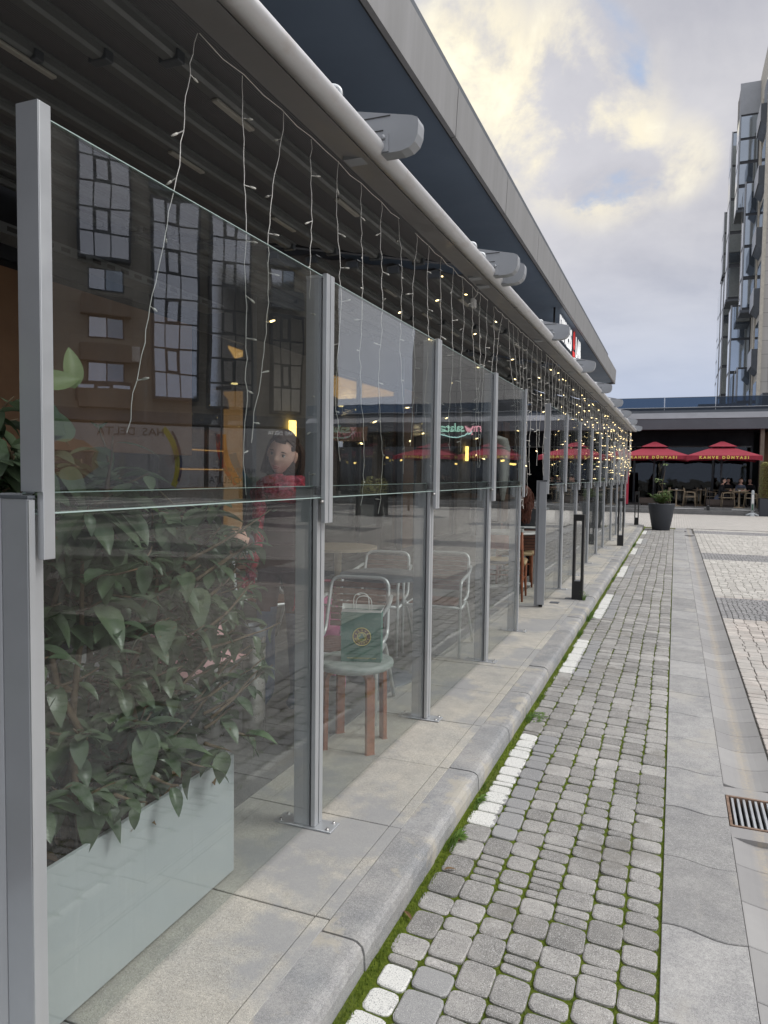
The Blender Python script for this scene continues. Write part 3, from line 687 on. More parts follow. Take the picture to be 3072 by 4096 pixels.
bays=[(-2.5,.30),(.32,2.76),(2.80,4.74),(4.86,7.02),(7.1,9.3),(9.4,11.75),(11.85,14.1),(14.2,16.6),(16.7,19.1),(19.2,22.0)]
bays=[(-2.5,4.66),(4.98,9.3),(9.56,14.1),(14.36,19.1),(19.3,22.0)]
mb=MB()
for a,b in bays:
    for i in range(len(RX)-1):
        x0,x1=RX[i],RX[i+1]; n=4
        vs=[];fs=[]
        for k in range(n+1):
            t_=k/n; x=x0+(x1-x0)*t_; z=roofz(x)+.02-.03*math.sin(math.pi*t_)
            vs+=[(x+sh(a),a,z),(x+sh(b),b,z),(x+sh(a),a,z+.004),(x+sh(b),b,z+.004)]
        for k in range(n): fs+=[(4*k,4*k+1,4*k+5,4*k+4),(4*k+2,4*k+6,4*k+7,4*k+3)]
        mb.add(vs,fs,0,True)
mb.build('fabric',M['fabric'],aw)
for a,b in bays:
    for i in range(1,len(RX)):
        x=RX[i]; z=roofz(x); ex=.06
        if i>6: 
            if a>5: continue
        mb=MB()
        mb.prism([(x-.03,z-.0),(x-.03,z-.030),(x-.018,z-.042),(x+.02,z-.042),(x+.032,z-.032),(x+.036,z-.012),(x+.052,z-.010),(x+.054,z+.006),(x+.062,z+.006),(x+.062,z+.014)],'y',a,b,0,(sh(b)-sh(a),0)); r_=mb.build('rib',M['rib'],aw)
        for ye in (a-.001,b-.04,(a+b)/2+(1.0 if a<0 else 0)):
            mb=MB(); mb.box((x-.036+sh(ye),ye,z-.048),(x+.045+sh(ye),ye+.042,z-.002)); mb.build('end_cap',M['alu_dark'],r_,bevel=.004)
        if i in (1,3):
            yl=a+.35+(.3 if i%2 else 0)
            while yl<b-.4:
                if yl>.6:
                    mb=MB(); mb.box((x-.012+sh(yl),yl,z-.055),(x+.016+sh(yl),yl+.26,z-.0425)); mb.build('light_bar',M['led_strip'],r_,bevel=.004)
                yl+=1.05 if i==1 else .95
# cross rails and their noses sticking out above the beam
for k,yr in enumerate((2.78,4.70,4.92,7.06,9.36,11.78,14.16,16.66,19.16,21.8)):
    s=sh(yr); nosep=[(-1.33,2.74),(-1.33,2.94),(-1.26,2.925),(-1.03,2.874),(-1.004,2.862),(-1.0,2.84),(-1.003,2.80),(-1.015,2.77),(-1.04,2.75),(-1.075,2.742)]
    mb=MB(); mb.prism([(x+s,z) for x,z in nosep],'y',yr,yr+.07); nz=mb.build('rail_end',M['alu'],aw,bevel=.006)
    mb=MB(); mb.box((-1.25+s,yr-.003,2.885),(-1.12+s,yr-.0005,2.889)); mb.box((-1.27+s,yr-.003,2.83),(-1.15+s,yr-.0005,2.834)); mb.build('groove',M['joint'],nz)
    mb=MB(); mb.box((-1.165+s,yr-.008,2.745),(-1.125+s,yr-.001,2.815)); mb.tube([(-1.145+s,yr-.008,2.80),(-1.145+s,yr-.018,2.80)],.009,8); mb.tube([(-1.145+s,yr-.006,2.78),(-1.145+s,yr-.012,2.78)],.005,8); mb.build('bracket',M['alu'],nz)
    mb=MB(); mb.prism([(-1.33+s,2.88),(-1.33+s,2.94),(-4.4+s,3.55),(-4.4+s,3.47)],'y',yr+.005,yr+.065); mb.build('cross_rail',M['black'],aw)
    # little shackle and cord guide behind the beam top
    yb=yr-.32; mb=MB(); mb.tube(rounded([(-1.27+s,yb,2.80),(-1.235+s,yb,2.868),(-1.20+s,yb+.02,2.862),(-1.205+s,yb+.03,2.81)],.02),.011,8); mb.build('cord_guide',M['alu_light'],aw)
for yb in (2.6,6.9,11.6,16.5,21.2):  # slim pillars at the back of the terrace carry the pergola
    mb=MB(); mb.box((-4.42,yb,0),(-4.34,yb+.08,3.42)); mb.build('pillar',M['alu_dark'],aw)
# small white sensor boxes under the beam
for (y,l) in ((1.30,'white plastic sensor box under the front beam, nearest the camera'),(5.18,'white cable box hanging from the beam by a loose wire'),(8.9,'white cable box under the beam above the gate post')):
    t=empty('sensor_box',(-1.40,y,2.66),0,l,'sensor','white boxes under the front beam'); mb=MB(); mb.box((-.014,-.035,.0),(.014,.035,.06)); mb.build('housing',M['white'],t,bevel=.004)
    mb=MB(); mb.tube([(0,0,.06),(.02,.02,.10),(.03,.0,.13)],.003,6); mb.build('cable',M['wire'],t)
# ================================================================== FAIRY LIGHTS
def strand(mbw,mbon,mboff,x,y,z0,L,lean=(0,0),amp=.012,seed=0,br=.0042,on=.5,wr=.0016):
    rnd=random.Random(seed); n=int(L/.035); ph=rnd.random()*6; P=[]
    for i in range(n+1):
        t_=i/n; dx=amp*math.sin(t_*L*9+ph)*.5+rnd.uniform(-.004,.004); dy=amp*math.sin(t_*L*7+ph*2)+rnd.uniform(-.005,.005)
        P.append((x+dx+lean[0]*t_,y+dy+lean[1]*t_,z0-L*t_))
    mbw.tube(P,wr,4,cap=False)
    k=3+rnd.randrange(2)
    while k<n:
        p=Vector(P[k]); a=rnd.uniform(0,6.28); d=Vector((math.cos(a),math.sin(a),rnd.uniform(-.6,.3))).normalized(); q=p+d*.02
        mbw.tube([p,q],wr*1.2,4,cap=False)
        mbw.tube([q,q+d*.012,q+d*.02],[br,br,br*.6],6,mbon if rnd.random()<on else mboff)
        k+=rnd.choice((4,5,5,6))
def curtain(ys,label,xo=0,group='icicle fairy light curtains',special={},dense=1):
    y0=ys[0]; t=empty('fairy_light_curtain',(0,0,0),0,label,'fairy lights',group)
    wr=.00145+.00011*max(0,y0-2); br=.0036+.00013*max(0,y0-2); br=min(br,.0052); wr=min(wr,.0026)
    cab=[]
    for i,y in enumerate(ys):
        x=-1.365+sh(y)+xo; z=2.752+sh(y)*0
        cab.append((x,y,z-.0)); 
        if i<len(ys)-1:
            ym=(y+ys[i+1])/2; cab.append((x,ym,z-random.uniform(.0,.015)))
    mb=MB(); mb.tube(cab,wr*1.3,4); mb.build('cable',M['wire'],t)
    for i,y in enumerate(ys):
        x=-1.365+sh(y)+xo; L=special.get(i,(random.choice((1.0,1.15,1.3,1.45)),0,0))
        L,lx,ly=L
        mw=MB(); strand(mw,1,2,x,y,2.75,L,(lx,ly),seed=int(y*1000),br=br,wr=wr,on=.04 if y<3 else (.22 if y<8 else .48),amp=.012)
        s=mw.build('strand',[M['wire'],M['bulb_on'],M['bulb_off']],t)
    return t
ALL=[1.40,1.64]+[1.86+.236*i for i in range(86)]
ALL=[1.40,1.62]+[1.86+.236*i for i in range(86)]
sp0={0:(1.22,0,.0),1:(1.42,0,.06)}
curtain([1.86,2.10,2.34,2.57,2.81,3.05,3.29,3.53],'fairy light curtain nearest the camera, its first strand drawn sideways onto the plant leaves',special={0:(1.20,0,-.31),1:(1.38,.0,.02),2:(1.20,0,-.17),3:(1.45,0,.02),4:(1.25,0,.03),5:(1.45,0,.05),6:(1.5,0,.03),7:(1.3,0,.12)})
curtain([3.77,4.0,4.24,4.48,4.72,4.94,5.16,5.38],'fairy light curtain above the slatted metal chairs, strands hanging straight',special={5:(1.25,0,.25),6:(1.25,0,.05),7:(1.2,0,-.16)})
curtain([5.6,5.84,6.08,6.3,6.5,6.7,6.94,7.2,7.45,7.7],'fairy light curtain gathered into tangled bunches over the doorway gap',special={0:(1.1,0,-.1),1:(1.0,0,-.3),2:(1.5,0,.7),3:(1.55,0,.55),4:(1.6,0,.4),5:(1.62,0,.22),6:(1.5,0,.1),7:(1.3,0,-.05),8:(1.2,0,.1),9:(1.0,0,0)})
curtain([7.95+.236*i for i in range(15)],'fairy light curtain starting above the wide gate post')
curtain([11.5+.22*i for i in range(16)],'fairy light curtain halfway along the terrace, above the second black bollard')
curtain([15.05+.2*i for i in range(18)],'densely lit fairy light curtain beyond the second black bollard')
curtain([18.7+.19*i for i in range(16)],'thick glowing fairy light curtain near the far end of the beam')
curtain([21.2+.12*i for i in range(8)],'brightest bunched fairy light curtain on the outer side at the far beam end',xo=.07)
# ================================================================== CAFE BUILDING AND CANOPY
cb=empty('cafe_building',(0,0,0),0,'long low cafe building with dark glazed front and deep grey roof canopy','building')
def bpart(name,a,b,m,par=cb,bevel=0):
    mb=MB(); mb.box(a,b); return mb.build(name,m,par,bevel=bevel)
CX=-1.93
mb=MB(); mb.prism([(-14,4.52),(CX-.04,4.52),(CX-.04,4.60),(-14,5.2)],'y',-8,24.6); mb.build('soffit',M['soffit'],cb)
mb=MB(); mb.prism([(-14,24.6),(CX-.04,24.6),(CX-.3,25.3),(-14,27.5)],'z',4.52,4.7); mb.build('soffit_end',M['soffit'],cb)
y=-8
while y<24.9:   # fascia panels with thin joints
    b=min(y+2.05,24.95); mb=MB(); mb.prism([(CX-.04,4.47),(CX,4.475),(CX+.02,4.90),(CX-.04,4.93)],'y',y+.006,b); mb.build('fascia_panel',M['fascia'],cb); y+=2.06
bpart('fascia_backing',(CX-.06,-8,4.48),(CX-.042,24.95,4.92),M['joint'])
mb=MB(); mb.prism([(CX,24.96),(CX-.02,25.05),(-13.5,28.6),(-13.5,28.4)],'z',4.47,4.92); mb.build('fascia_end',M['fascia'],cb)
bpart('roof',(-14,-8,5.2),(-2.1,24,5.3),M['alu_dark'])
# front wall
bpart('upper_wall',(-4.72,-6,2.95),(-4.5,23.3,4.52),M['wall_dark'])
bpart('plinth',(-4.66,-6,0),(-4.5,23.3,.12),M['wall_dark'])
M['pier_conc']=M['concrete']
piers=[(-6,-4.8),(.2,2.2),(7.2,8.6),(12.0,12.6),(15.5,16.6),(20.2,20.8),(22.9,23.3)]
for a,b in piers:
    bpart('pier',(-4.66,a,.12),(-4.48,b,2.95),M['concrete'] if a in(7.2,15.5) else M['brownwall'])
for (a,b) in zip([p[1] for p in piers[:-1]],[p[0] for p in piers[1:]]):
    n=max(1,int((b-a)/1.5))
    for k in range(n):
        ya=a+(b-a)*k/n; yb=a+(b-a)*(k+1)/n
        f=MB(); f.box((-4.60,ya,.12),(-4.54,ya+.04,2.95)); f.box((-4.60,yb-.04,.12),(-4.54,yb,2.95)); f.box((-4.60,ya+.04,2.88),(-4.54,yb-.04,2.95)); f.box((-4.60,ya+.04,.12),(-4.54,yb-.04,.17)); fo=f.build('window_frame',M['black'],cb)
        p=MB(); p.box((-4.574,ya+.04,.17),(-4.566,yb-.04,2.88)); p.build('pane',M['glass_win'],fo)
bpart('floor_inside',(-12,-6,-.02),(-4.66,23,.02),M['wood_slat'])
bpart('back_wall',(-12.2,-6,0),(-12,23,4.5),M['brownwall']); bpart('end_wall',(-12,22.9,0),(-4.66,23.1,4.5),M['wall_dark']); bpart('near_wall',(-12,-6.2,0),(-4.66,-6,4.5),M['wall_dark'])
bpart('inside_ceiling',(-12,-6,3.9),(-4.72,23,4.0),M['wall_dark'])
# brown timber cladding on the building shoulder, left of picture
bpart('timber_panel',(-4.47,-2.0,1.6),(-4.40,5.9,2.86),M['brownwall']); 
mb=MB(); mb.box((-4.30,-3,2.98),(-4.1,6.0,3.05)); 
for k in range(60): mb.box((-4.0985,-2.9+k*.15,3.0),(-4.096,-2.82+k*.15,3.03),1)
mb.build('cable_tray',[M['rib'],M['joint']],cb)
# ceiling recess and pillar behind the windows; warm lamplight put in as emission
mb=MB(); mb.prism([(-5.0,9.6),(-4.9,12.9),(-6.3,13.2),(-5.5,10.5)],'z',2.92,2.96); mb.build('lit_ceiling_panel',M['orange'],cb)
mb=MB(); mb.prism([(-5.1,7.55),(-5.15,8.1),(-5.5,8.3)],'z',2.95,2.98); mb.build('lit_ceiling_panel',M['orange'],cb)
bpart('glowing_pillar',(-5.3,7.75,.4),(-5.05,8.25,2.45),emis('glowing_timber',(1,.42,.10),.8))
for y in (9.5,10.2,13.3,14.1,17.5,18.4): 
    mb=MB(); mb.lathe([(.05,0),(.05,.02)],(-6.3,y,2.78),12); mb.build('downlight',M['warm'],cb)
for y in (2.5,9.9,13.7,18.0):
    l_=bpy.data.lights.new('downlight_lamp','POINT'); l_.energy=28; l_.color=(1,.66,.34); l_.shadow_soft_size=.15; lo=bpy.data.objects.new('downlight_lamp',l_); COL.objects.link(lo); lo.location=(-6.3,y,2.6); lo.parent=cb
for k in range(5): mb=MB(); mb.box((-7.4,2.6+k*.16,2.05),(-7.38,2.7+k*.16,2.1)); mb.build('pendant_strip',M['warm'],cb)
# pendant shades inside
for k,(x,y,z,r_) in enumerate(((-5.6,7.6,2.35,.42),(-6.0,10.4,2.5,.5),(-6.0,13.2,2.4,.45))):
    t=empty('pendant_lamp',(x,y,z),0,['black dome pendant lamp behind the nearest screen','black dome pendant lamp under the orange ceiling','black dome pendant lamp deeper along the cafe'][k],'lamp','black pendant lamps in the cafe')
    mb=MB(); mb.lathe([(r_,-.12),(r_*.95,0),(r_*.7,.12),(r_*.3,.2),(.04,.24)],(0,0,0),24); mb.build('shade',M['black'],t); mb=MB(); mb.tube([(0,0,.24),(0,0,1.4)],.008,6); mb.build('cord',M['black'],t)
# wall lamps
for y,l in ((7.95,'lit yellow wall lamp on the concrete pier beside the woman'),(16.05,'lit yellow wall lamp on the second concrete pier, seen through the third screen')):
    t=empty('wall_lamp',(-4.42,y,1.92),0,l,'lamp','wall lamps on the cafe front')
    mb=MB(); mb.box((-.06,-.05,-.05),(-.03,.05,.05)); mb.build('mount',M['black'],t); mb=MB(); mb.box((-.03,-.055,-.16),(.02,.055,.17)); mb.build('diffuser',M['sconce'],t,bevel=.004)
# shelves of bottles inside
t=empty('display_shelf',(-6.6,8.9,0),0,'lit bar shelf with warm glowing rows behind the cafe glass','shelf')
mb=MB(); mb.box((-.3,0,0),(0,2.6,.05)); mb.box((-.32,0,0),(-.3,2.6,2.1)); 
for z in (.9,1.2,1.5,1.8): mb.box((-.3,0,z),(0,2.6,z+.02))
mb.build('rack',M['wood_slat'],t)
for z in (.9,1.2,1.5): mb=MB(); mb.box((-.29,.05,z+.27),(-.27,2.5,z+.285)); mb.build('shelf_light',M['orange'],t)
mb=MB()
for z in (.92,1.22,1.52):
    for k in range(22):
        if random.random()<.8: mb.lathe([(.03,0),(.03,.12),(.012,.16),(.012,.2)],(-.14,.1+k*.112,z),8)
mb.build('bottles',paint('amber_bottles',(.30,.16,.06),.25),t)['kind']='stuff'
# columns and brace under the canopy at its far end
for y in (12.2,16.9): bpart('canopy_column',(-2.7,y,2.8),(-2.58,y+.12,4.52),M['alu_dark'])
bpart('canopy_beam',(-4.5,12.2,4.40),(-2.58,12.3,4.515),M['alu_dark'])
# sign on the canopy
t=empty('shop_sign',(0,0,0),0,'raised white letters with one red letter under the roof canopy','sign')
text('letters','ESPRESS',.62,M['letter'],t,face((-2.1,14.75,4.22),(0,1,0)),.006,bold=.004,sx=.78); text('red_letter','O',.50,M['letter_red'],t,face((-2.1,15.98,4.30),(0,1,0)),.006,bold=.02,sx=.7); 
mb=MB(); mb.box((-2.11,15.84,3.98),(-2.095,16.12,4.09)); mb.build('red_bar',M['letter_red'],t); text('letters','LAB',.62,M['letter'],t,face((-2.1,16.68,4.22),(0,1,0)),.006,bold=.004,sx=.78)
mb=MB(); mb.box((-2.17,13.4,3.94),(-2.14,17.3,3.97)); mb.box((-2.17,13.6,3.97),(-2.14,13.63,4.52)); mb.box((-2.17,17.0,3.97),(-2.14,17.03,4.52)); mb.build('sign_rail',M['black'],t)
# ================================================================== FAR CAFE BLOCK (closes the street)
fb=empty('shop_block',(0,0,0),0,'low dark shop building across the far end of the street with glass roof railing','building')
def fpart(name,a,b,m,par=None,bevel=0): mb=MB(); mb.box(a,b); return mb.build(name,m,par or fb,bevel=bevel)
FX0,FX1=-16,16.6
mb=MB(); mb.prism([(36.2,3.66),(36.15,4.12),(36.5,4.42),(36.9,4.44),(36.9,3.66)],'x',FX0,FX1); mb.build('fascia',paint('fascia_grey',(.13,.14,.16),.45,.3,.1,.5),fb)
mb=MB(); mb.prism([(36.14,4.135),(36.13,4.15),(36.47,4.435),(36.49,4.425)],'x',FX0,FX1); mb.build('light_band',paint('fascia_light',(.16,.165,.185),.45,.3,.12,.7),fb)
mb=MB(); mb.prism([(36.9,4.2),(36.95,4.72),(37.05,4.72),(37.05,4.2)],'x',FX0,FX1); mb.build('parapet',M['alu_dark'],fb)
fpart('coping',(FX0,36.85,4.70),(FX1,37.1,4.73),M['alu'])
x=FX0
while x<FX1:
    if not(3.6<x<4.0): fpart('railing_panel',(x+.02,36.93,4.6),(x+2.18,36.95,5.18),M['glass_rail'])
    x+=2.2
fpart('railing_cap',(FX0,36.92,5.18),(FX1,36.96,5.20),M['alu_dark'])
x=FX0
while x<FX1: fpart('railing_post',(x-.012,36.91,4.6),(x+.012,36.97,5.2),M['alu']); x+=2.2
fpart('roof_kiosk',(3.55,37.3,4.6),(6.5,39,5.35),M['bay_dark'])
fpart('roof_slab',(FX0,37.05,4.3),(FX1,44.8,4.5),M['alu_dark']); fpart('soffit',(FX0,36.21,3.68),(FX1,41,3.74),M['wall_dark'])
fpart('roof_unit',(.9,38.5,4.5),(3.0,40,5.0),M['alu_dark'])
fpart('back_wall',(FX0,40.8,.1),(FX1,41,3.7),M['wall_dark'])
fpart('shopfront_frame',(FX0,39.6,2.96),(3.4,39.66,3.02),M['alu'])
for x in (-12,-9,-6,-4.2,-2.9,-2.0,-.6,1.7,3.4): fpart('mullion',(x-.05,39.58,.15),(x+.05,39.66,3.0),M['bay_dark'])
fpart('glazing',(FX0,39.62,.15),(3.4,39.63,2.96),M['glass_win'])
fpart('lobby_pillar',(3.46,36.4,.0),(3.62,36.8,3.66),M['mural']); fpart('brown_panel',(3.9,39.3,0),(9,39.6,3.66),M['brownwall'])
fpart('upper_sign_band',(FX0,38.8,3.0),(3.4,38.9,3.68),M['wall_dark'])
# dim wall mural behind the seating: beige and black abstract shapes
mb=MB(); mb.prism([(-.6,.5),(-.6,2.9),(3.3,2.9),(3.3,.5)],'y',40.70,40.76); mu=mb.build('wall_mural',M['mural'],fb)
def blob2(cx,cz,rx,rz,n=16): return [(cx+rx*math.cos(2*math.pi*k/n)*(1+.1*math.sin(3*k)),cz+rz*math.sin(2*math.pi*k/n)) for k in range(n)]
for (a,b,c,d) in ((.1,2.6,1.0,.75),(.7,.75,1.1,.5),(1.55,2.7,.5,.5),(2.9,2.7,.6,.5)): mb=MB(); mb.prism(blob2(a,b,c,d),'y',40.66,40.69); mb.build('dark_shape',M['mural_dark'],mu)
mb=MB(); mb.tube([(2.25+.34*math.cos(k*.42),40.62,1.95+.5*math.sin(k*.42)) for k in range(15)],.05,6,closed=True); mb.build('oval_ring',paint('mural_blue',(.14,.17,.2),.6),mu)
# signs over the right hand part of the block (they face the street, the glass screens mirror them)
def neon(body,x,z,s,m,y=36.04,name='neon_lettering',par=None):
    return text(name,body,s,m,par,face((x,y,z),(1,0,0)),.02,bold=.008)
t=empty('shop_sign',(0,0,0),0,'green and pink neon sign with bowl outline, mirrored in the third screen','sign')
fpart('sign_board',(6.4,36.06,3.30),(9.0,36.10,4.10),M['bay_dark'],t)
neon('my',7.0,3.82,.62,emis('pink_neon',(1,.25,.35),.8),par=t); neon('salata',8.1,3.82,.62,emis('green_neon',(.25,.9,.6),.7),par=t)
mb=MB(); mb.tube([(8.0+.85*math.cos(R(a)),36.03,3.75+.42*math.sin(R(a))) for a in range(190,351,12)],.03,6); mb.build('bowl_outline',emis('teal_neon',(.4,.95,.85),.9),t)
t=empty('shop_sign',(0,0,0),0,'dim rose lettering on brown boards, mirrored faintly in the second screen','sign'); fpart('sign_board',(12.8,36.06,3.2),(15.0,36.1,3.95),M['brownwall'],t); neon('mynys',13.9,3.6,.55,paint('rose_letter',(.55,.2,.22),.6),par=t)
for i,x in enumerate((10.9,13.5,16.3)): fpart('pilaster',(x-.2,38.9,0),(x+.2,39.3,3.66),M['mural'])
fpart('shop_window',(4.2,39.2,.4),(16.5,39.25,3.0),M['glass_dark'])
for i,x in enumerate((5.5,6.1,7.9,8.8,12.0,12.9,14.9)): fpart('lit_window_lamp',(x,39.1,2.0+.17*(i%3)),(x+.16,39.12,2.1+.17*(i%3)),M['sconce'])
# paving platform in front
mb=MB(); mb.box((-10,34.45,-.25),(17,34.85,.02)); mb.box((-10,34.87,-.25),(17,41,.14)); struct(mb.build('pavement',stone('far_pavement',(.17,.17,.17),(.23,.23,.23),.3,100),bevel=.01))
mb=MB(); mb.box((-.9,34.84,.05),(1.2,34.866,.09)); mb.box((2.3,34.84,.05),(3.2,34.866,.09)); struct(mb.build('step_line',M['white']))
# umbrellas
def umbrella(x,y,label,rz=0,txt=True):
    t=empty('patio_umbrella',(x,y,.14),rz,label,'umbrella','red square cafe umbrellas')
    H=1.50
    def tier(r0,z0,r1,z1,sag=.03):
        mb=MB(); n=8
        for k in range(4):
            a=k*90; rot=Matrix.Rotation(R(a),3,'Z'); vs=[]
            for i in range(n+1):
                for j in range(n+1):
                    u=j/n*2-1; t_=i/n; r_=r0+(r1-r0)*t_; s_=sag*math.sin(math.pi*t_)*(1-abs(u))+ .05*t_*(1-u*u)*(0)
                    vs.append(rot@Vector((u*r_,-r_,z0+(z1-z0)*t_-s_)))
            mb.add(vs,[(i*(n+1)+j,(i+1)*(n+1)+j,(i+1)*(n+1)+j+1,i*(n+1)+j+1) for i in range(n) for j in range(n)],0,True)
        return mb
    m1=tier(.42,2.66,H,2.27); 
    for k in range(4):   # hanging valance with droopy corners
        rot=Matrix.Rotation(R(k*90),3,'Z'); vs=[];n=16
        for i in range(n+1):
            u=i/n*2-1; b=2.27-.15-.07*abs(u)**4+.01*math.sin(u*9); ins=.004*math.sin(u*14)
            vs+=[rot@Vector((u*H,-H-ins,2.275)),rot@Vector((u*H,-H-.01-ins,b))]
        m1.add(vs,[(2*i,2*i+1,2*i+3,2*i+2) for i in range(n)],0,True)
    m1.build('canopy',M['red_cloth'],t)
    tier(.07,2.94,.58,2.70,.01).build('vent_canopy',M['red_cloth'],t)
    mb=MB(); mb.tube([(0,0,0),(0,0,2.88)],.04,8); mb.build('pole',M['bay_dark'],t)
    for a in (45,135,225,315): mb=MB(); c,s_=math.cos(R(a)),math.sin(R(a)); mb.tube([(0,0,2.0),(c*1.1,s_*1.1,2.38)],.015,6); mb.tube([(0,0,2.6),(c*H*1.38,s_*H*1.38,2.25)],.012,6); mb.build('rib',M['bay_dark'],t)
    mb=MB(); mb.box((-.55,-.45,.02),(.55,.45,.10)); mb.box((-.6,-.5,.10),(.6,.5,.34)); mb.build('weighted_base',paint('brown_base',(.09,.07,.06),.7),t,bevel=.01)
    for sx in (-.5,.5): mb=MB(); mb.lathe([(.04,0),(.04,.04)],(sx,-.42,0),8); mb.build('caster',M['rubber'],t)
    if txt:
        for k in (0,3,1): 
            rot=Matrix.Rotation(R(k*90),4,'Z'); text('lettering','KAHVE DÜNYASI',.155,M['yellow_print'],t,rot@face((0,-H-.022,2.185),(1,0,0)),.003,bold=.008,spacing=1.7,sx=1.06)
    return t
umbrella(1.90,36.1,'red square umbrella on the right of the two at the street end, with yellow lettering')
umbrella(-.95,36.2,'red square umbrella directly behind the tall conical planter')
umbrella(-4.6,36.3,'red umbrella seen through the doorway gap and the far glass screens',0)
for i,x in enumerate((6.0,9.4)): umbrella(x,36.4,['nearer red umbrella right of the picture edge, mirrored in the fourth screen','farther red umbrella right of the picture edge, mirrored in the third screen'][i])
# outdoor chairs and tables in front of the far cafe
def wchair(x,y,z,rz,label,name='patio_chair',grp='wooden armchairs of the far cafe'):
    t=empty(name,(x,y,z),rz,label,'chair',grp)
    fr=MB()
    for s in (-1,1):
        fr.tube(rounded([(.26*s,-.25,0),(.24*s,-.20,.64),(.24*s,.22,.66),(.25*s,.28,0)],.06),.014,6)
    fr.build('frame',M['wood_pale'],t)
    mb=MB(); mb.box((-.23,-.22,.42),(.23,.22,.45)); mb.build('seat',M['wood_pale'],t,bevel=.008)
    mb=MB(); mb.prism([(.20,.62),(.225,.62),(.27,.84),(.245,.84)],'x',-.23,.23); mb.build('backrest',M['wood_pale'],t,bevel=.006)
    return t
def rtable(x,y,z,label,r_=.36,grp='round tables of the far cafe',tm='wood_pale'):
    t=empty('round_table',(x,y,z),0,label,'table',grp)
    mb=MB(); mb.lathe([(r_,0),(r_,.025)],(0,0,.72),24); mb.build('tabletop',M[tm],t)
    mb=MB(); mb.lathe([(.035,.03),(.035,.72)],(0,0,0),10); mb.build('pedestal',M[tm],t); mb=MB(); mb.lathe([(.24,0),(.22,.02),(.04,.05)],(0,0,0),20); mb.build('foot',M[tm],t)
    return t
Z=.14
for (x,y,l) in ((.05,35.6,'round pale table just right of the conical planter'),(1.1,36.9,'round table in the shade behind, left of the umbrella pole'),(2.62,35.5,'round pale table beside the grey barrier post'),(2.0,37.4,'round table of the dark clothed guests')): rtable(x,y,Z,l)
for (x,y,a,l) in ((-.5,35.6,-80,'pale armchair partly hidden by the conical planter plant'),(.62,35.55,85,'pale armchair on the right of the nearest round table, back to the right'),(.7,37.0,-85,'armchair in the shade behind, facing right'),(1.55,36.9,85,'armchair in the shade left of the umbrella pole'),(1.98,35.9,-60,'armchair of the guest in dark clothes by the umbrella pole'),(2.15,35.5,-85,'pale armchair left of the table by the barrier post'),(3.1,35.5,80,'pale armchair right of the table by the barrier post'),(2.75,36.7,170,'armchair behind the table by the barrier post')): wchair(x,y,Z,R(a),l)
for i,(x,y) in enumerate(((.05,35.6),(1.1,36.9),(2.62,35.5))):
    mb=MB(); mb.lathe([(.05,0),(.06,.03),(.05,.035)],(x,y,.89),12); tag(mb.build('ashtray',M['white']),['white ashtray on the round table by the planter','white ashtray on the shaded round table','white saucer on the table by the barrier post'][i],'ashtray')
# grey barrier post on splayed foot
t=empty('barrier_post',(3.05,34.25,-.15),0,'grey plastic barrier post with rounded top on a splayed foot','post')
mb=MB(); mb.tube([(0,0,.1),(0,0,.98),(0,0,1.06),(0,0,1.10)],[.065,.06,.055,.02],12); mb.build('post',M['barrier'],t)
mb=MB(); 
for a in (20,160,200,340): mb.prism([(-.04,0),(.04,0),(.03,.12),(-.03,.12)],'y',0,.01); mb.tube([(0,0,.12),(.25*math.cos(R(a)),.25*math.sin(R(a)),.03)],[.05,.035],8)
mb.lathe([(.12,0),(.10,.1),(.07,.14)],(0,0,0),12); mb.build('foot',M['barrier'],t)
mb=MB(); mb.box((-.035,-.072,.55),(.035,-.062,.9)); mb.build('sticker',M['white'],t); mb=MB(); mb.box((-.03,-.070,.25),(.03,-.063,.5)); mb.build('label_panel',paint('label_green',(.05,.12,.08),.6),t)
# red roll-up banner
t=empty('roll_up_banner',(-2.25,35.2,.14),0,'narrow red roll up banner at the far end of the screens','banner'); mb=MB(); mb.box((-.25,-.01,.05),(.25,.0,1.55)); mb.build('banner_cloth',M['redpanel'],t); mb=MB(); mb.box((-.27,-.08,0),(.27,.06,.05)); mb.build('stand',M['black'],t)
# slim bollard frame in front of the umbrella base
# hedge in a tall dark planter box at the right picture edge
t=empty('hedge_planter',(3.75,34.7,-.15),0,'clipped yellow green hedge in a tall dark square planter at the right edge','planter')
mb=MB(); mb.box((-.42,-.35,0),(.6,.35,.75)); mb.build('planter_box',M['planter'],t,bevel=.01)
mb=MB(); rnd=random.Random(3)
for k in range(4200):
    f=rnd.randrange(5); u,v=rnd.uniform(-1,1),rnd.random(); x=.45*u+.1; z=.75+1.45*v; y=-.28+rnd.uniform(-.05,.05)
    if f==1: x=-.36+rnd.uniform(-.06,.06); y=rnd.uniform(-.28,.28)
    if f==2: z=2.2+rnd.uniform(-.06,.08); y=rnd.uniform(-.28,.28)
    a=rnd.uniform(0,6.28); leaf(mb,(x,y,z),(math.cos(a),math.sin(a),rnd.uniform(-.2,.8)),(0,0,1),.07,.045,.2,.2,n=2)
mb.build('foliage',M['leaf_yellow'],t); mb=MB(); mb.box((-.12,-.08,.7),(.32,.08,1.9)); mb.build('inner_twigs',M['stem'],t)
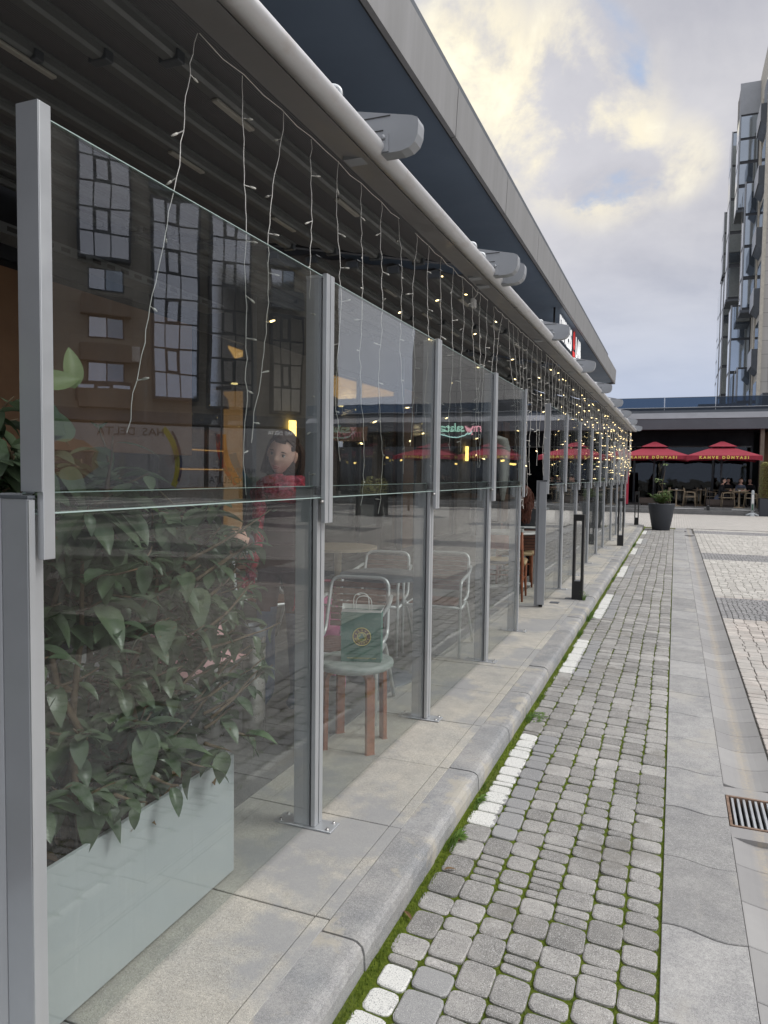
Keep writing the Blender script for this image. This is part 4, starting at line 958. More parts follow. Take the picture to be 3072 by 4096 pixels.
# ================================================================== BIG CONICAL PLANTER
def big_planter(x,y,z,label,cat='planter',seed=1):
    rnd=random.Random(seed); t=empty('conical_planter',(x,y,z),0,label,cat)
    mb=MB(); mb.lathe([(.235,0),(.245,.01),(.378,.755),(.378,.775),(.355,.775),(.35,.72)],(0,0,0),40,caps=False); mb.build('pot',M['planter'],t)
    mb=MB(); mb.lathe([(.001,.72),(.35,.71)],(0,0,0),24,caps=False); mb.build('soil',M['soil'],t)
    mb=MB(); mb.tube([(.0,0,.7),(.02,0,1.1),(.0,.0,1.35),(.06,0,1.7),(.07,0,1.95)],[.012,.011,.009,.006,.004],6); mb.tube([(.01,0,1.2),(-.08,0,1.38),(-.13,0,1.5)],[.008,.006,.004],6)
    fo=MB()
    for k in range(26):
        a=rnd.uniform(0,6.28); r_=rnd.uniform(.05,.32); hx=rnd.uniform(.12,.38); 
        base=Vector((r_*.5*math.cos(a),r_*.5*math.sin(a),.72)); tip=Vector((r_*1.1*math.cos(a),r_*1.1*math.sin(a),.75+hx*(1.2 if math.cos(a)>.3 else 1)))
        mb.tube([base,(base+tip)/2+Vector((0,0,.03)),tip],[.007,.005,.003],5)
        for q in range(20):
            t_=rnd.uniform(.3,1); p=base.lerp(tip,t_); b=rnd.uniform(0,6.28); leaf(fo,p,(math.cos(b),math.sin(b),rnd.uniform(-.1,.7)),(0,0,1),rnd.uniform(.08,.13),.038,.5,.3,n=3)
    mb.build('stem',M['stem'],t); fo.build('foliage',M['leaf_mid'],t)
    f2=MB()
    for (px,pz,nn) in ((.07,1.93,9),(-.14,1.5,6),(-.04,1.48,5),(.0,1.36,3),(-.13,1.42,4)):
        for q in range(nn): b=rnd.uniform(0,6.28); leaf(f2,(px,0,pz),(math.cos(b),math.sin(b),rnd.uniform(-.4,.5)),(0,0,1),rnd.uniform(.08,.12),.06,.5,.3,n=3)
    f2.build('young_leaves',M['leaf_bright'],t)
    return t
big_planter(-.36,22.75,-.10,'tall dark conical planter with a leafy shrub at the end of the cobbled strip')
# ================================================================== BOLLARD LAMPS
def bollard(x,y,z,label,rz=0):
    t=empty('bollard_lamp',(x,y,z),rz,label,'bollard lamp','black frame bollard lamps')
    mb=MB(); w_=.062; d=.05
    mb.box((-w_,-d,0),(w_,d,.22)); mb.box((-w_,-d,.22),(-w_+.028,d,.93)); mb.box((w_-.028,-d,.22),(w_,d,.93)); mb.build('frame',M['black'],t,bevel=.002)
    mb=MB(); mb.box((-w_-.001,-d-.001,.93),(w_+.001,d+.001,1.0)); mb.build('lamp_head',M['black'],t,bevel=.002)
    mb=MB(); mb.box((-w_+.03,-d+.01,.925),(w_-.03,d-.01,.9295)); mb.build('diffuser',M['led_strip'],t); mb=MB(); mb.box((-w_+.0285,-d+.004,.2202),(w_-.0285,d-.004,.226)); mb.build('reflector_plate',M['alu_light'],t)
    return t
bollard(-1.03,8.72,0,'nearest black rectangular frame bollard lamp on the kerb')
bollard(-1.04,15.95,0,'second black frame bollard lamp, in the middle distance')
bollard(-1.06,23.1,0,'farthest black frame bollard lamp, at the terrace end'); bollard(1.35,34.6,.02,'black frame bollard lamp in front of the far umbrella base')
bollard(7.9,29.1,-.15,'black bollard lamp on the plaza right of the picture, seen mirrored in the glass')
# ================================================================== TOWER
tw=empty('hotel_tower',(0,0,0),0,'tall pale stone building with projecting dark glass bays and grey balconies','building')
def tp(name,a,b,m,par=None,bevel=0): mb=MB(); mb.box(a,b); return mb.build(name,m,par or tw,bevel=bevel)
TX=4.12
tp('stone_wall',(TX,45,0),(13.5,45.5,28.6),M['stonewall']); tp('side_wall',(TX,45.5,0),(TX+.5,80,26.2),M['cream'])
tp('roof',(TX+.5,45.5,25.7),(13.5,80,26.1),M['alu_dark']); 
tp('roof_edge_panel',(TX-.12,44.93,23.4),(TX+.6,45.06,26.45),M['alu'])
tp('cream_corner',(TX-.14,44.9,4.6),(TX+.02,45.25,26.3),M['cream'])
for k in range(-1,5):
    z=8.75+3.38*k
    # grey balcony box near the corner with pale side cheek, recess and window behind
    b=MB(); b.prism([(TX-.36,z-.95),(TX-.36,z),(TX-.02,z),(TX-.02,z-1.3)],'y',46.2,48.4); bo=b.build('balcony',M['alu_dark'],tw)
    c=MB(); c.prism([(TX-.39,z-.97),(TX-.39,z+.03),(TX-.362,z+.03),(TX-.362,z-.97)],'y',46.15,48.45); c.build('balcony_rim',M['alu'],bo)
    tp('window',(TX-.06,46.4,z+.02),(TX-.01,48.2,z+1.6),M['tower_glass']); tp('cream_strip',(TX-.10,48.7,z-2),(TX-.01,49.1,z+1.4),M['cream'])
def bay(y0,y1,z0,z1,pr,n,mir='tower_glass',top=.0):
    f=tp('bay',(TX-pr,y0,z0),(TX-.01,y1,z1),M['bay_dark']); tp('pale_side',(TX-pr-.02,y1+.002,z0),(TX-.02,y1+.2,z1),M['cream'],f)
    for k in range(n):
        za=z0+.15+(z1-z0-top-.15)*k/n; zb=z0+(z1-z0-top)*(k+1)/n
        tp('front_pane',(TX-pr+.06,y0-.03,za),(TX-.06,y0-.002,zb-.12),M[mir],f); tp('side_pane',(TX-pr-.03,y0+.12,za),(TX-pr-.002,y1-.12,zb-.12),M[mir],f)
    if top: tp('head_panel',(TX-pr-.01,y0-.035,z1-top),(TX,y0-.001,z1),M['alu'],f)
    tp('pale_cheek',(TX-pr-.045,y0-.04,z0),(TX-pr+.045,y0-.001,z1),M['alu'],f)
    for zc in (z0-.001,): tp('base_tray',(TX-pr-.05,y0-.05,zc-.15),(TX-.01,y1,zc),M['alu_dark'],f)
bay(51.2,53.4,18.2,25.9,1.1,4,'tower_glass',1.9); bay(49.3,51.0,11.6,19.2,.78,4); bay(49.5,51.2,4.0,8.2,.85,2); bay(52,54,4,12.5,1.15,4)
bay(57,59.5,14,25.5,1.2,5); bay(61,63.5,5.5,16.5,1.2,5); bay(66,68.5,18,23,1.1,3); bay(66,69,5,17.5,1.15,5); bay(72,74.5,8,18,1.0,5); bay(76,78.5,4.8,13,.75,4)
# lower glass box on the roof side
# ================================================================== BUILDING MIRRORED IN THE SCREENS (stands right of the picture)
th=R(42); P0=Vector((-41.59,58.82,0)); 
def FM(s,o=0):   # along the facade s, o = distance in front of it; already at its true place on the plaza's right side
    d=Vector((math.sin(th),math.cos(th),0)); n=Vector((math.cos(th),-math.sin(th),0)); p=P0+d*s+n*o
    return Vector((-2.62-p.x,p.y,0))
org=FM(0); xd=(FM(1)-FM(0)).normalized(); nd=(FM(0,1)-FM(0)).normalized()
Fm=Matrix(((-xd.x,-nd.x,0,org.x),(-xd.y,-nd.y,0,org.y),(0,0,1,0),(0,0,0,1)))  # local -x along s, local -y out of the wall
rb=empty('apartment_building',(0,0,0),0,'beige apartment block with tall gridded bay windows, mirrored in the nearest screens','building'); rb.matrix_world=Fm
def rp(name,a,b,m,par=None): mb=MB(); mb.box((-b[0],a[1],a[2]),(-a[0],b[1],b[2])); return mb.build(name,m,par or rb)
rp('wall',(-45,0,6.8),(13,6,44),M['beigewall']); rp('ground_floor_wall',(-45,.3,-.2),(13,6,6.8),M['wall_dark']); rp('band',(-45,-.5,5.9),(13,.3,6.9),M['alu_dark'])
def gridbay(x0,x1,z0,z1,pr=.9):
    f=rp('bay_window',(x0,-pr,z0),(x1,0,z1),M['bay_dark']); n=max(2,round((z1-z0)/2.3)); cols=[0,.28,.62,1]
    for k in range(n):
        za=z0+.25+(z1-z0-.4)*k/n; zb=z0+.25+(z1-z0-.4)*(k+1)/n-.16
        for c in range(3):
            xa=x0+.15+(x1-x0-.3)*cols[c]+.06; xb=x0+.15+(x1-x0-.3)*cols[c+1]-.06
            if c==1 and k%2==1: xa+=.18; xb-=.18
            rp('pane',(xa,-pr-.03,za+(.15 if c==1 and k%2 else 0)),(xb,-pr-.002,zb-(.15 if c==1 and k%2 else 0)),M['win_mirror'],f)
for x0 in (-12.0,-29,-38): gridbay(x0,x0+4.6,20,31); gridbay(x0,x0+4.6,7.6,9.2)
gridbay(-5.7,-1.3,8,26.4); gridbay(-.4,3.7,7.4,26); gridbay(5.6,8.8,7.2,17); gridbay(-20,-15.6,9,27)
def opening(x0,x1,z0,z1): f=rp('window',(x0,-.05,z0),(x1,.02,z1),M['bay_dark']); xm=(x0+x1)/2; rp('pane',(x0+.12,-.08,z0+.1),(xm-.06,-.055,z1-.1),M['win_mirror'],f); rp('pane',(xm+.06,-.08,z0+.1),(x1-.12,-.055,z1-.1),M['tower_glass'],f)
for z in (17.4,13.2,9.2): opening(-11.2,-8,z,z+2); rp('balcony',(-11.8,-1.0,z-2.2),(-7.4,0,z-.6),M['concrete'])
for z in (19.5,23.6): opening(5.8,8.4,z,z+2.2); rp('balcony',(5.6,-.9,z-1.9),(8.8,0,z-.2),M['alu_dark'])
for z in (29,): opening(-5.2,-2,z,z+2.4); rp('balcony',(-5.7,-.9,27),(-1.4,0,28.6),M['alu_dark'])
rp('air_conditioner',(-7.9,-.6,11.2),(-6.6,0,12.6),M['white'])
# painted hoarding along its ground floor
ho=empty('hoarding',(0,0,0),0,'white restaurant hoarding with coloured arcs, palm leaves and dark lettering','hoarding'); ho.matrix_world=Fm
rp('board',(-16,-1.2,-.2),(-.9,-1.1,5.6),M['hoard'],ho); rp('board',(-.4,-1.2,-.2),(8,-1.1,5.6),M['hoard'],ho); 
def arcp(cx,cz,r0,r1,a0,a1,m,y=-1.23,xa=-99,xb=99,za=-.2,zb=5.58):
    mb=MB(); n=18
    for k in range(n):
        A,B=R(a0+(a1-a0)*k/n),R(a0+(a1-a0)*(k+1)/n)
        P=[(cx+r_*math.cos(a),cz+r_*math.sin(a)) for r_,a in ((r0,A),(r1,A),(r1,B),(r0,B))]; P=[(-p[0],p[1]) for p in P]
        if all(xa<=p[0]<=xb and za<=p[1]<=zb for p in P): mb.prism(P,'y',y,y+.025)
    if mb.v: mb.build('painted_arc',m,ho)
C_=lambda n,c: paint(n,c,.6)
arcp(-8,2.0,4.3,4.9,-60,60,C_('hoard_yellow',(.55,.52,.04))); arcp(-8.4,2.2,5.2,5.45,-60,60,C_('hoard_navy',(.05,.05,.12)),-1.235)
arcp(8.6,5.0,8.0,8.35,180,262,C_('hoard_red',(.60,.07,.05))); arcp(8.6,5.0,7.45,7.97,180,262,C_('hoard_orange',(.75,.28,.05))); arcp(8.6,5.0,6.7,7.42,195,262,C_('hoard_blue',(.05,.25,.42)))
mb=MB(); mb.prism(blob2(12.4,2.4,2.2,1.8),'y',-1.226,-1.202); mb.build('painted_panel',C_('hoard_peach',(.62,.42,.30)),ho)
def palm(x,z,s,a,m):
    x=-x; a=math.pi-a; mb=MB(); dx,dz=math.cos(a),math.sin(a); mb.prism([(x-dz*.02,z+dx*.02),(x+dz*.02,z-dx*.02),(x+dx*s+dz*.02,z+dz*s-dx*.02),(x+dx*s-dz*.02,z+dz*s+dx*.02)],'y',-1.25,-1.24)
    for k in range(8):
        t_=.15+.1*k; p=(x+dx*s*t_,z+dz*s*t_)
        for sg in (-1,1):
            b=a+sg*R(50); L=s*.5*(1-t_*.5); e=(p[0]+L*math.cos(b),p[1]+L*math.sin(b)); mb.prism([(p[0]-.02,p[1]-.02),(p[0]+.03,p[1]+.02),e],'y',-1.25,-1.24)
    mb.build('palm_leaf_print',m,ho)
rd=C_('hoard_dark_red',(.25,.04,.04)); nv=C_('hoard_slate',(.06,.10,.16)); palm(-3.9,2.2,1.7,1.2,rd); palm(.5,1.9,1.8,1.2,rd); palm(.5,4.0,1.2,1.9,nv); palm(3.4,3.8,1.3,1.9,C_('hoard_white',(.7,.7,.7)))
dk=C_('hoard_lettering',(.10,.10,.12))
text('lettering','HAS  DELTA',1.05,dk,ho,face((7.6,-1.24,4.9),(1,0,0)),.01); text('lettering','RESTAURANT',.62,dk,ho,face((-1.9,-1.26,1.55),(1,0,0)),.01); text('lettering','HAS  DELTA',.95,dk,ho,face((-2.2,-1.26,.55),(1,0,0)),.01); text('lettering','HAS  DELTA',.5,M['letter'],ho,face((-6.5,-1.26,5.2),(1,0,0)),.01)
# lamp post, planters and a kerb on the plaza (mirrored too)
t=empty('street_lamp',(FM(-.4,6).x,FM(-.4,6).y,-.15),0,'dark slim street lamp post on the plaza, mirrored in the nearest screen','street lamp'); mb=MB(); mb.tube([(0,0,0),(0,0,3),(0,0,9)],[.13,.09,.07],10); mb.build('pole',M['bay_dark'],t); mb=MB(); mb.box((-.9,-.15,8.8),(.5,.15,9.1)); mb.build('lamp_head',M['bay_dark'],t); mb=MB(); mb.lathe([(.4,0),(.15,.5)],(0,0,0),12); mb.build('base',M['bay_dark'],t)
def boxplanter(x,y,label,seed,flow=True,m='leaf_mid',hh=.9):
    rnd=random.Random(seed); t=empty('square_planter',(x,y,-.15),0,label,'planter','square dark planters on the plaza'); mb=MB(); mb.box((-.5,-.5,0),(.5,.5,.75)); mb.build('planter_box',M['black'],t,bevel=.01); f=MB()
    for k in range(500):
        a=rnd.uniform(0,6.28); r_=rnd.random()**.5*.45; leaf(f,(r_*math.cos(a),r_*math.sin(a),.75+rnd.random()*hh*(1-r_)),(math.cos(a),math.sin(a),rnd.uniform(-.2,1)),(0,0,1),.12,.06,.3,.3,n=2)
    f.build('foliage',M[m],t); return t
q=FM(1.6,14); boxplanter(q.x,q.y,'square black planter with shrub standing before the hoarding, mirrored',5); boxplanter(21.5,38.0,'square black planter with flowers on the plaza, mirrored in the nearest screen',6); boxplanter(8.1,25.7,'square black planter with pale clipped shrub, mirrored in the second screen',7,m='leaf_yellow')
# ================================================================== PLANTER BOX WITH BIG LEAVED SHRUB
t=empty('planter_box',(0,0,0),0,'long pale grey planter box with large leaved shrub behind the nearest screen','planter')
mb=MB(); mb.box((-1.452,.75,.012),(-1.437,2.17,.44)); mb.build('front_board',M['box'],t,bevel=.002)
mb=MB(); mb.box((-1.86,.75,.012),(-1.845,2.17,.44)); mb.build('back_board',M['box'],t)
for y in (.75,2.155): mb=MB(); mb.box((-1.8448,y,.012),(-1.4522,y+.015,.4395)); mb.build('end_board',M['box'],t)
mb=MB(); n=30; vs=[(-1.845+.393*i/12,.765+1.39*j/n,.36+noise.noise(Vector((i*.5,j*.5,0)))*.035) for j in range(n+1) for i in range(13)]
mb.add(vs,[(j*13+i,j*13+i+1,(j+1)*13+i+1,(j+1)*13+i) for j in range(n) for i in range(12)],0,True); mb.build('soil',M['soil'],t)
rnd=random.Random(11); mb=MB()
for k in range(70):
    a=rnd.uniform(0,6.28); leaf(mb,(rnd.uniform(-1.8,-1.47),rnd.uniform(.85,2.1),rnd.uniform(.375,.41)),(math.cos(a),math.sin(a),rnd.uniform(-.1,.4)),(0,0,1),rnd.uniform(.05,.10),.035,rnd.uniform(.2,.9),.5,n=4)
mb.build('leaf_litter',M['dry'],t)['kind']='stuff'
st=MB(); fo=MB(); yb=MB()
def sprig(p,d,L,nl,size,fm,rnd):
    d=Vector(d).normalized(); pts=[Vector(p)]; 
    for i in range(5): pts.append(pts[-1]+d*L/5); d=(d+Vector((rnd.uniform(-.2,.2),rnd.uniform(-.2,.2),rnd.uniform(-.02,.12)))).normalized()
    st.tube(pts,[.007,.006,.005,.004,.003,.002],5)
    for i in range(nl):
        f=(i+.6)/nl; f=.15+.85*f; k=min(4,int(f*5)); q=pts[k].lerp(pts[k+1],f*5-k if f<1 else 1)
        a=rnd.uniform(0,6.28); side=Vector((math.cos(a),math.sin(a),rnd.uniform(-.95,.35))); dd=(side+d*.35).normalized()
        q.x=min(q.x,-1.40)
        Lf=size*rnd.uniform(.5,1.15)
        if q.x+dd.x*Lf>-1.365: dd.x=(-1.365-q.x)/Lf; dd.normalize()
        fm.append if False else leaf(fm,q+dd*.012,dd,(0,0,1),Lf,Lf*rnd.uniform(.42,.58),rnd.uniform(.2,1.1),rnd.uniform(.1,.5),n=6,tipp=rnd.uniform(.7,.95))
for k in range(24):
    y=.92+1.2*(k+.5)/24+rnd.uniform(-.03,.03); x=rnd.uniform(-1.78,-1.52); top=rnd.uniform(1.15,1.42)-.25*max(0,y-1.7)
    if y<1.75: top+=rnd.uniform(0,.2)
    p=Vector((x,y,.38)); pts=[p]
    n=6
    for i in range(n): pts.append(Vector((x+rnd.uniform(-.05,.05),y+rnd.uniform(-.05,.05)+.04*i*(1 if y>1.8 else 0),.38+(top-.38)*(i+1)/n)))
    st.tube(pts,[.013,.012,.011,.010,.008,.006,.004],6)
    for i in range(1,n+1):
        for q in range(3 if i<n else 4):
            a=rnd.uniform(0,6.28); sprig(pts[i],(math.cos(a),math.sin(a),rnd.uniform(.0,.6)),rnd.uniform(.08,.2),rnd.choice((5,6,8)),rnd.choice((.09,.115,.14)),fo,rnd)
for k in range(15): sprig((rnd.uniform(-1.75,-1.5),.95+.06*k+rnd.uniform(-.03,.03),1.22+rnd.random()*.1),(rnd.uniform(-.4,.4),rnd.uniform(-.3,.5),1),rnd.uniform(.15,.36),6,.13,fo,rnd)
# shoots that spill out over the end of the box
for k in range(24):
    sprig((rnd.uniform(-1.7,-1.45),2.0+rnd.random()*.1,rnd.uniform(.5,1.15)),(rnd.uniform(-.2,.3),1,rnd.uniform(-.1,.5)),rnd.uniform(.25,.50),8,.10,fo,rnd)
for k in range(5): sprig((-1.42,1.55+.14*k,.55),(.1,.3,-.2),.12,3,.11,fo,rnd)
# tall young shoot near the grey post with its big curled leaf
st.tube([(-1.5,1.30,1.0),(-1.47,1.30,1.35),(-1.45,1.32,1.66)],[.010,.008,.006],6)
leaf(yb,(-1.455,1.33,1.66),(.0,.95,.12),(.9,-.2,.5),.13,.06,-.25,.3,n=8); leaf(yb,(-1.455,1.45,1.66),(-.05,.12,.99),(.9,-.3,.2),.12,.055,.45,.35,n=8); leaf(yb,(-1.46,1.16,1.62),(-.2,-.5,.8),(.8,0,.6),.17,.10,.4,.2,n=8)
for (q,d,L,w2) in (((-1.45,1.30,1.60),(.1,.8,-.3),.15,.09),((-1.45,1.30,1.52),(.0,.5,-.8),.14,.09),((-1.46,1.24,1.52),(-.1,-.5,-.8),.17,.09),((-1.45,1.30,1.46),(.2,.5,-.6),.15,.09),((-1.45,1.2,1.60),(.1,-.8,-.1),.16,.10),((-1.47,1.36,1.55),(0,.9,.1),.15,.08),((-1.47,1.42,1.44),(0,.8,-.4),.14,.08)): leaf(fo,q,d,(1,0,.3),L,w2,.35,.25,n=7)
st.build('stem',M['stem'],t); fo.build('foliage',M['leaf'],t); yb.build('young_leaves',M['leaf_bright'],t)
# ================================================================== TERRACE FURNITURE
def armchair(x,y,rz,label,s=1.0):
    # local: faces -y, back at +y
    t=empty('slatted_armchair',(x,y,0),rz,label,'armchair','grey tube armchairs with wooden slats')
    W_=.205; r_=.0125
    mb=MB(); mb.tube(rounded([(-W_,.02,.40),(-W_,.20,.42),(-W_+.015,.30,.77),(W_-.015,.30,.77),(W_,.20,.42),(W_,.02,.40)],.07,6),r_,8); mb.build('back_frame',M['chair_metal'],t)
    for sx in (-1,1):
        mb=MB(); mb.tube(rounded([(sx*(W_+.03),-.27,0),(sx*(W_+.03),-.25,.60),(sx*(W_+.03),.10,.63),(sx*(W_+.01),.27,.66)],.07,6),r_,8); mb.build('arm_leg',M['chair_metal'],t)
        mb=MB(); mb.tube(rounded([(sx*(W_+.03),-.24,.38),(sx*(W_+.01),.08,.40),(sx*(W_+.03),.30,0)],.05,5),r_,8); mb.build('rear_leg',M['chair_metal'],t)
    mb=MB(); mb.tube(rounded([(-W_-.03,-.25,.39),(-W_+.02,-.29,.40),(W_-.02,-.29,.40),(W_+.03,-.25,.39)],.04,4),r_,8); mb.build('front_rail',M['chair_metal'],t)
    for k in range(9):
        mb=MB(); y0=-.26+.052*k; mb.box((-W_+.015,y0,.405-.002*k),(W_-.015,y0+.042,.417-.002*k)); mb.build('seat_slat',M['wood_slat'],t,bevel=.003)
    for k in range(7):
        mb=MB(); z=.46+.041*k; yy=.21+.09*(z-.42)/.35; mb.box((-W_+.025,yy,z),(W_-.025,yy+.012,z+.034)); mb.build('back_slat',M['wood_slat'],t,bevel=.003)
    return t
armchair(-2.27,5.55,R(6),'slatted tube armchair behind the dark round table, wooden back towards the glass')
armchair(-1.80,5.74,R(4),'slatted tube armchair right behind the third screen, beside a twin chair')
armchair(-1.84,4.02,R(10),'slatted tube armchair directly behind the stool with the green bag')
armchair(-3.1,5.2,R(60),'slatted tube armchair deeper in the shade of the terrace')
rtable(-1.90,4.72,0,'dark round table between the slatted armchairs',.30,'terrace tables','alu_dark')
t=rtable(-3.0,6.3,0,'pale round table deeper on the terrace, beside the orange lit pillar',.38,'terrace tables','wood_pale')
# stool
t=empty('stool',(-1.56,3.50,0),R(6),'round grey topped stool with four bent redwood legs, carrying the paper bag','stool')
mb=MB(); mb.lathe([(.19,.0),(.205,.008),(.208,.02),(.205,.034),(.19,.04)],(0,0,.42),36); mb.build('seat',M['seat_grey'],t)
for a in (-8,82,172,262):
    c,s_=math.cos(R(a-45+8)),math.sin(R(a-45+8)); 
    mb=MB(); pr=rounded([(.08*c,.08*s_,.408),(.172*c,.172*s_,.408),(.178*c,.178*s_,0)],.05,6)
    px,py=-s_*.024,c*.024; vs=[]
    for i,p in enumerate(pr):
        d=(pr[min(i+1,len(pr)-1)]-pr[max(i-1,0)]).normalized(); nn=Vector((c*d.z*-1,s_*d.z*-1,d.x*c+d.y*s_)); nn.normalize(); nn*=.012
        for q in ((1,1),(1,-1),(-1,-1),(-1,1)): vs.append((p.x+px*q[0]+nn.x*q[1],p.y+py*q[0]+nn.y*q[1],p.z+nn.z*q[1]))
    m=len(pr); mb.add(vs,[(4*i+k,4*i+(k+1)%4,4*i+4+(k+1)%4,4*i+4+k) for i in range(m-1) for k in range(4)]+[(0,1,2,3),(4*m-1,4*m-2,4*m-3,4*m-4)]); mb.build('leg',M['wood_red'],t,bevel=.003)
# paper bag
bag=empty('paper_bag',(-1.52,3.50,.4605),R(17),'green paper carrier bag with round brown and gold emblem on the stool','bag')
w_,d_,h_=.105,.055,.262
mb=MB(); mb.box((-w_,-d_,0),(w_,d_,h_)); mb.f=[f for i,f in enumerate(mb.f) if i!=1]; mb.m=mb.m[:5]; mb.s=mb.s[:5]
b=mb.build('bag_body',M['bag'],bag); bm=bmesh.new(); bm.from_mesh(b.data); bmesh.ops.subdivide_edges(bm,edges=bm.edges,cuts=6,use_grid_fill=True)
for v in bm.verts:
    v.co.y+=noise.noise(v.co*14)*.004*(1 if abs(v.co.z)>.005 else 0); v.co.x+=noise.noise(v.co*11+Vector((3,3,3)))*.003*(v.co.z/h_)
    if abs(v.co.y)<d_*.6 and abs(abs(v.co.x)-w_)<.01: v.co.x*=1-.08*v.co.z/h_
bm.to_mesh(b.data); bm.free()
mb=MB(); r0=[(-w_*1.0,-d_*.98,h_-.001),(w_*1.0,-d_*.98,h_-.001),(w_*.99,d_*.98,h_-.001),(-w_*.99,d_*.98,h_-.001)]; r1=[(-w_*.96,-d_*1.08,h_+.02),(w_*1.0,-d_*.9,h_+.012),(w_*1.12,d_*.9,h_+.022),(-w_*1.08,d_*1.0,h_+.026)]
mb.add(r0+r1,[(i,(i+1)%4,4+(i+1)%4,4+i) for i in range(4)]); mb.add([(x*.9,y*.8,h_-.02) for x,y,z in r0],[(0,1,2,3)]); mb.build('folded_lining',M['paper'],bag)
for yy,dx in ((-d_*.8,.012),(d_*.8,-.012)):
    mb=MB(); mb.tube(rounded([(dx-.043,yy,h_-.02),(dx-.040,yy,h_+.085),(dx+.040,yy+.004,h_+.085),(dx+.043,yy,h_-.02)],.04,8),.0028,6); mb.build('handle',M['paper'],bag)
def disc(r0,r1,m,y,name,par,cz=.135,cx=.005,n=40):
    mb=MB(); vs=[]
    for k in range(n): a=2*math.pi*k/n; vs+=[(cx+r0*math.cos(a),y,cz+r0*math.sin(a)),(cx+r1*math.cos(a),y,cz+r1*math.sin(a)),(cx+r0*math.cos(a),y+.001,cz+r0*math.sin(a)),(cx+r1*math.cos(a),y+.001,cz+r1*math.sin(a))]
    fs=[]
    for k in range(n): a,b2=4*k,4*((k+1)%n); fs+=[(a,a+1,b2+1,b2),(a+1,a+3,b2+3,b2+1),(a,b2,b2+2,a+2)]
    mb.add(vs,fs); return mb.build(name,m,par)
em=disc(.001,.046,M['bagbrown'],-d_-.0062,'emblem',bag); disc(.0445,.0485,M['gold'],-d_-.0075,'ring',em); disc(.001,.0245,M['bag'],-d_-.0072,'centre',em); disc(.0225,.0255,M['gold'],-d_-.0085,'inner_ring',em)
for k in range(3):
    mb=MB(); A=R(90+120*k); c0=Vector((.005+.0085*math.cos(A),0,.135+.0085*math.sin(A)))
    for rr in (.0085,.0125): mb.tube([(c0.x+rr*math.cos(A+R(q)),-d_-.0088,c0.z+rr*math.sin(A+R(q))) for q in range(-100,121,20)],.0009,5)
    mb.build('knot_loop',M['gold'],em)
def ringtext(s,r_,a0,a1,top=True):
    for i,ch in enumerate(s):
        a=R(a0+(a1-a0)*i/(len(s)-1)); pos=(.005+r_*math.cos(a),-d_-.0078,.135+r_*math.sin(a)); up=(math.cos(a),0,math.sin(a)) if top else (-math.cos(a),0,-math.sin(a)); xdir=(math.sin(a),0,-math.cos(a)) if top else (-math.sin(a),0,math.cos(a))
        text('letter',ch,.014,M['gold'],em,face(pos,xdir,up),.0004,bold=.0003)
ringtext('KAHVE',.0345,153,27); ringtext('DÜNYASI',.0345,200,340,False)
text('web_address','www.kahvedunyasi.com',.0125,M['gold'],bag,face((.005,-d_-.0065,.022),(1,0,0)),.0004,spacing=1.25)
# steel cylinders (standing ashtrays)
for (x,y,h,l) in ((-2.10,3.36,.62,'nearest brushed steel cylinder bin standing behind the planter'),(-2.32,3.30,.50,'shorter brushed steel cylinder bin to its left')):
    t=empty('cylinder_bin',(x,y,0),0,l,'bin','steel cylinder bins'); mb=MB(); mb.lathe([(.062,0),(.062,h-.06)],(0,0,0),24); mb.build('body',M['steel'],t); mb=MB(); mb.lathe([(.066,h-.059),(.068,h),(.05,h),(.045,h-.03)],(0,0,0),24); mb.build('rim',M['alu_dark'],t)
# grey heater cabinet with pink clothes on top
t=empty('grille_cabinet',(-2.25,2.45,0),R(8),'grey cabinet with wire grille sides standing behind the planter','cabinet')
mb=MB(); mb.box((-.25,-.3,.03),(.25,.3,.60)); mb.build('case',M['basket'],t,bevel=.01)
mb=MB()
for k in range(18): mb.box((.2505,-.27+k*.031,.1),(.256,-.262+k*.031,.5))
for z in (.1,.3,.5): mb.box((.2565,-.28,z),(.26,.28,z+.008))
mb.build('grille',M['alu_light'],t)
def cloth(name,label,loc,sx,sy,h,m,seed,cat):
    mb=MB(); n=18; vs=[]
    for j in range(n+1):
        for i in range(n+1):
            u,v=i/n*2-1,j/n*2-1; r_=math.hypot(u,v); q=noise.noise(Vector((u*2.2,v*2.2,seed))); z=h*max(0,1-r_**2.2)*(1+.5*q)+.02*noise.noise(Vector((u*6,v*6,seed+4)))*max(0,1-r_)
            vs.append((sx*u*(1+.15*q),sy*v*(1+.12*q),max(0.002,z)))
    mb.add(vs,[(j*(n+1)+i,j*(n+1)+i+1,(j+1)*(n+1)+i+1,(j+1)*(n+1)+i) for j in range(n) for i in range(n)],0,True); vs2=[(x,y,0) for x,y,z in vs]
    o=mb.build(name,m); o.location=loc; return tag(o,label,cat)
cloth('folded_jacket','crumpled pale pink jacket lying on the grey cabinet behind the shrub',(-2.0,2.62,.605),.2,.22,.28,M['palepink'],2,'jacket'); cloth('pink_scarf','hot pink cloth lying beside the pale pink jacket',(-2.03,2.36,.605),.09,.1,.22,M['pink'],7,'cloth')
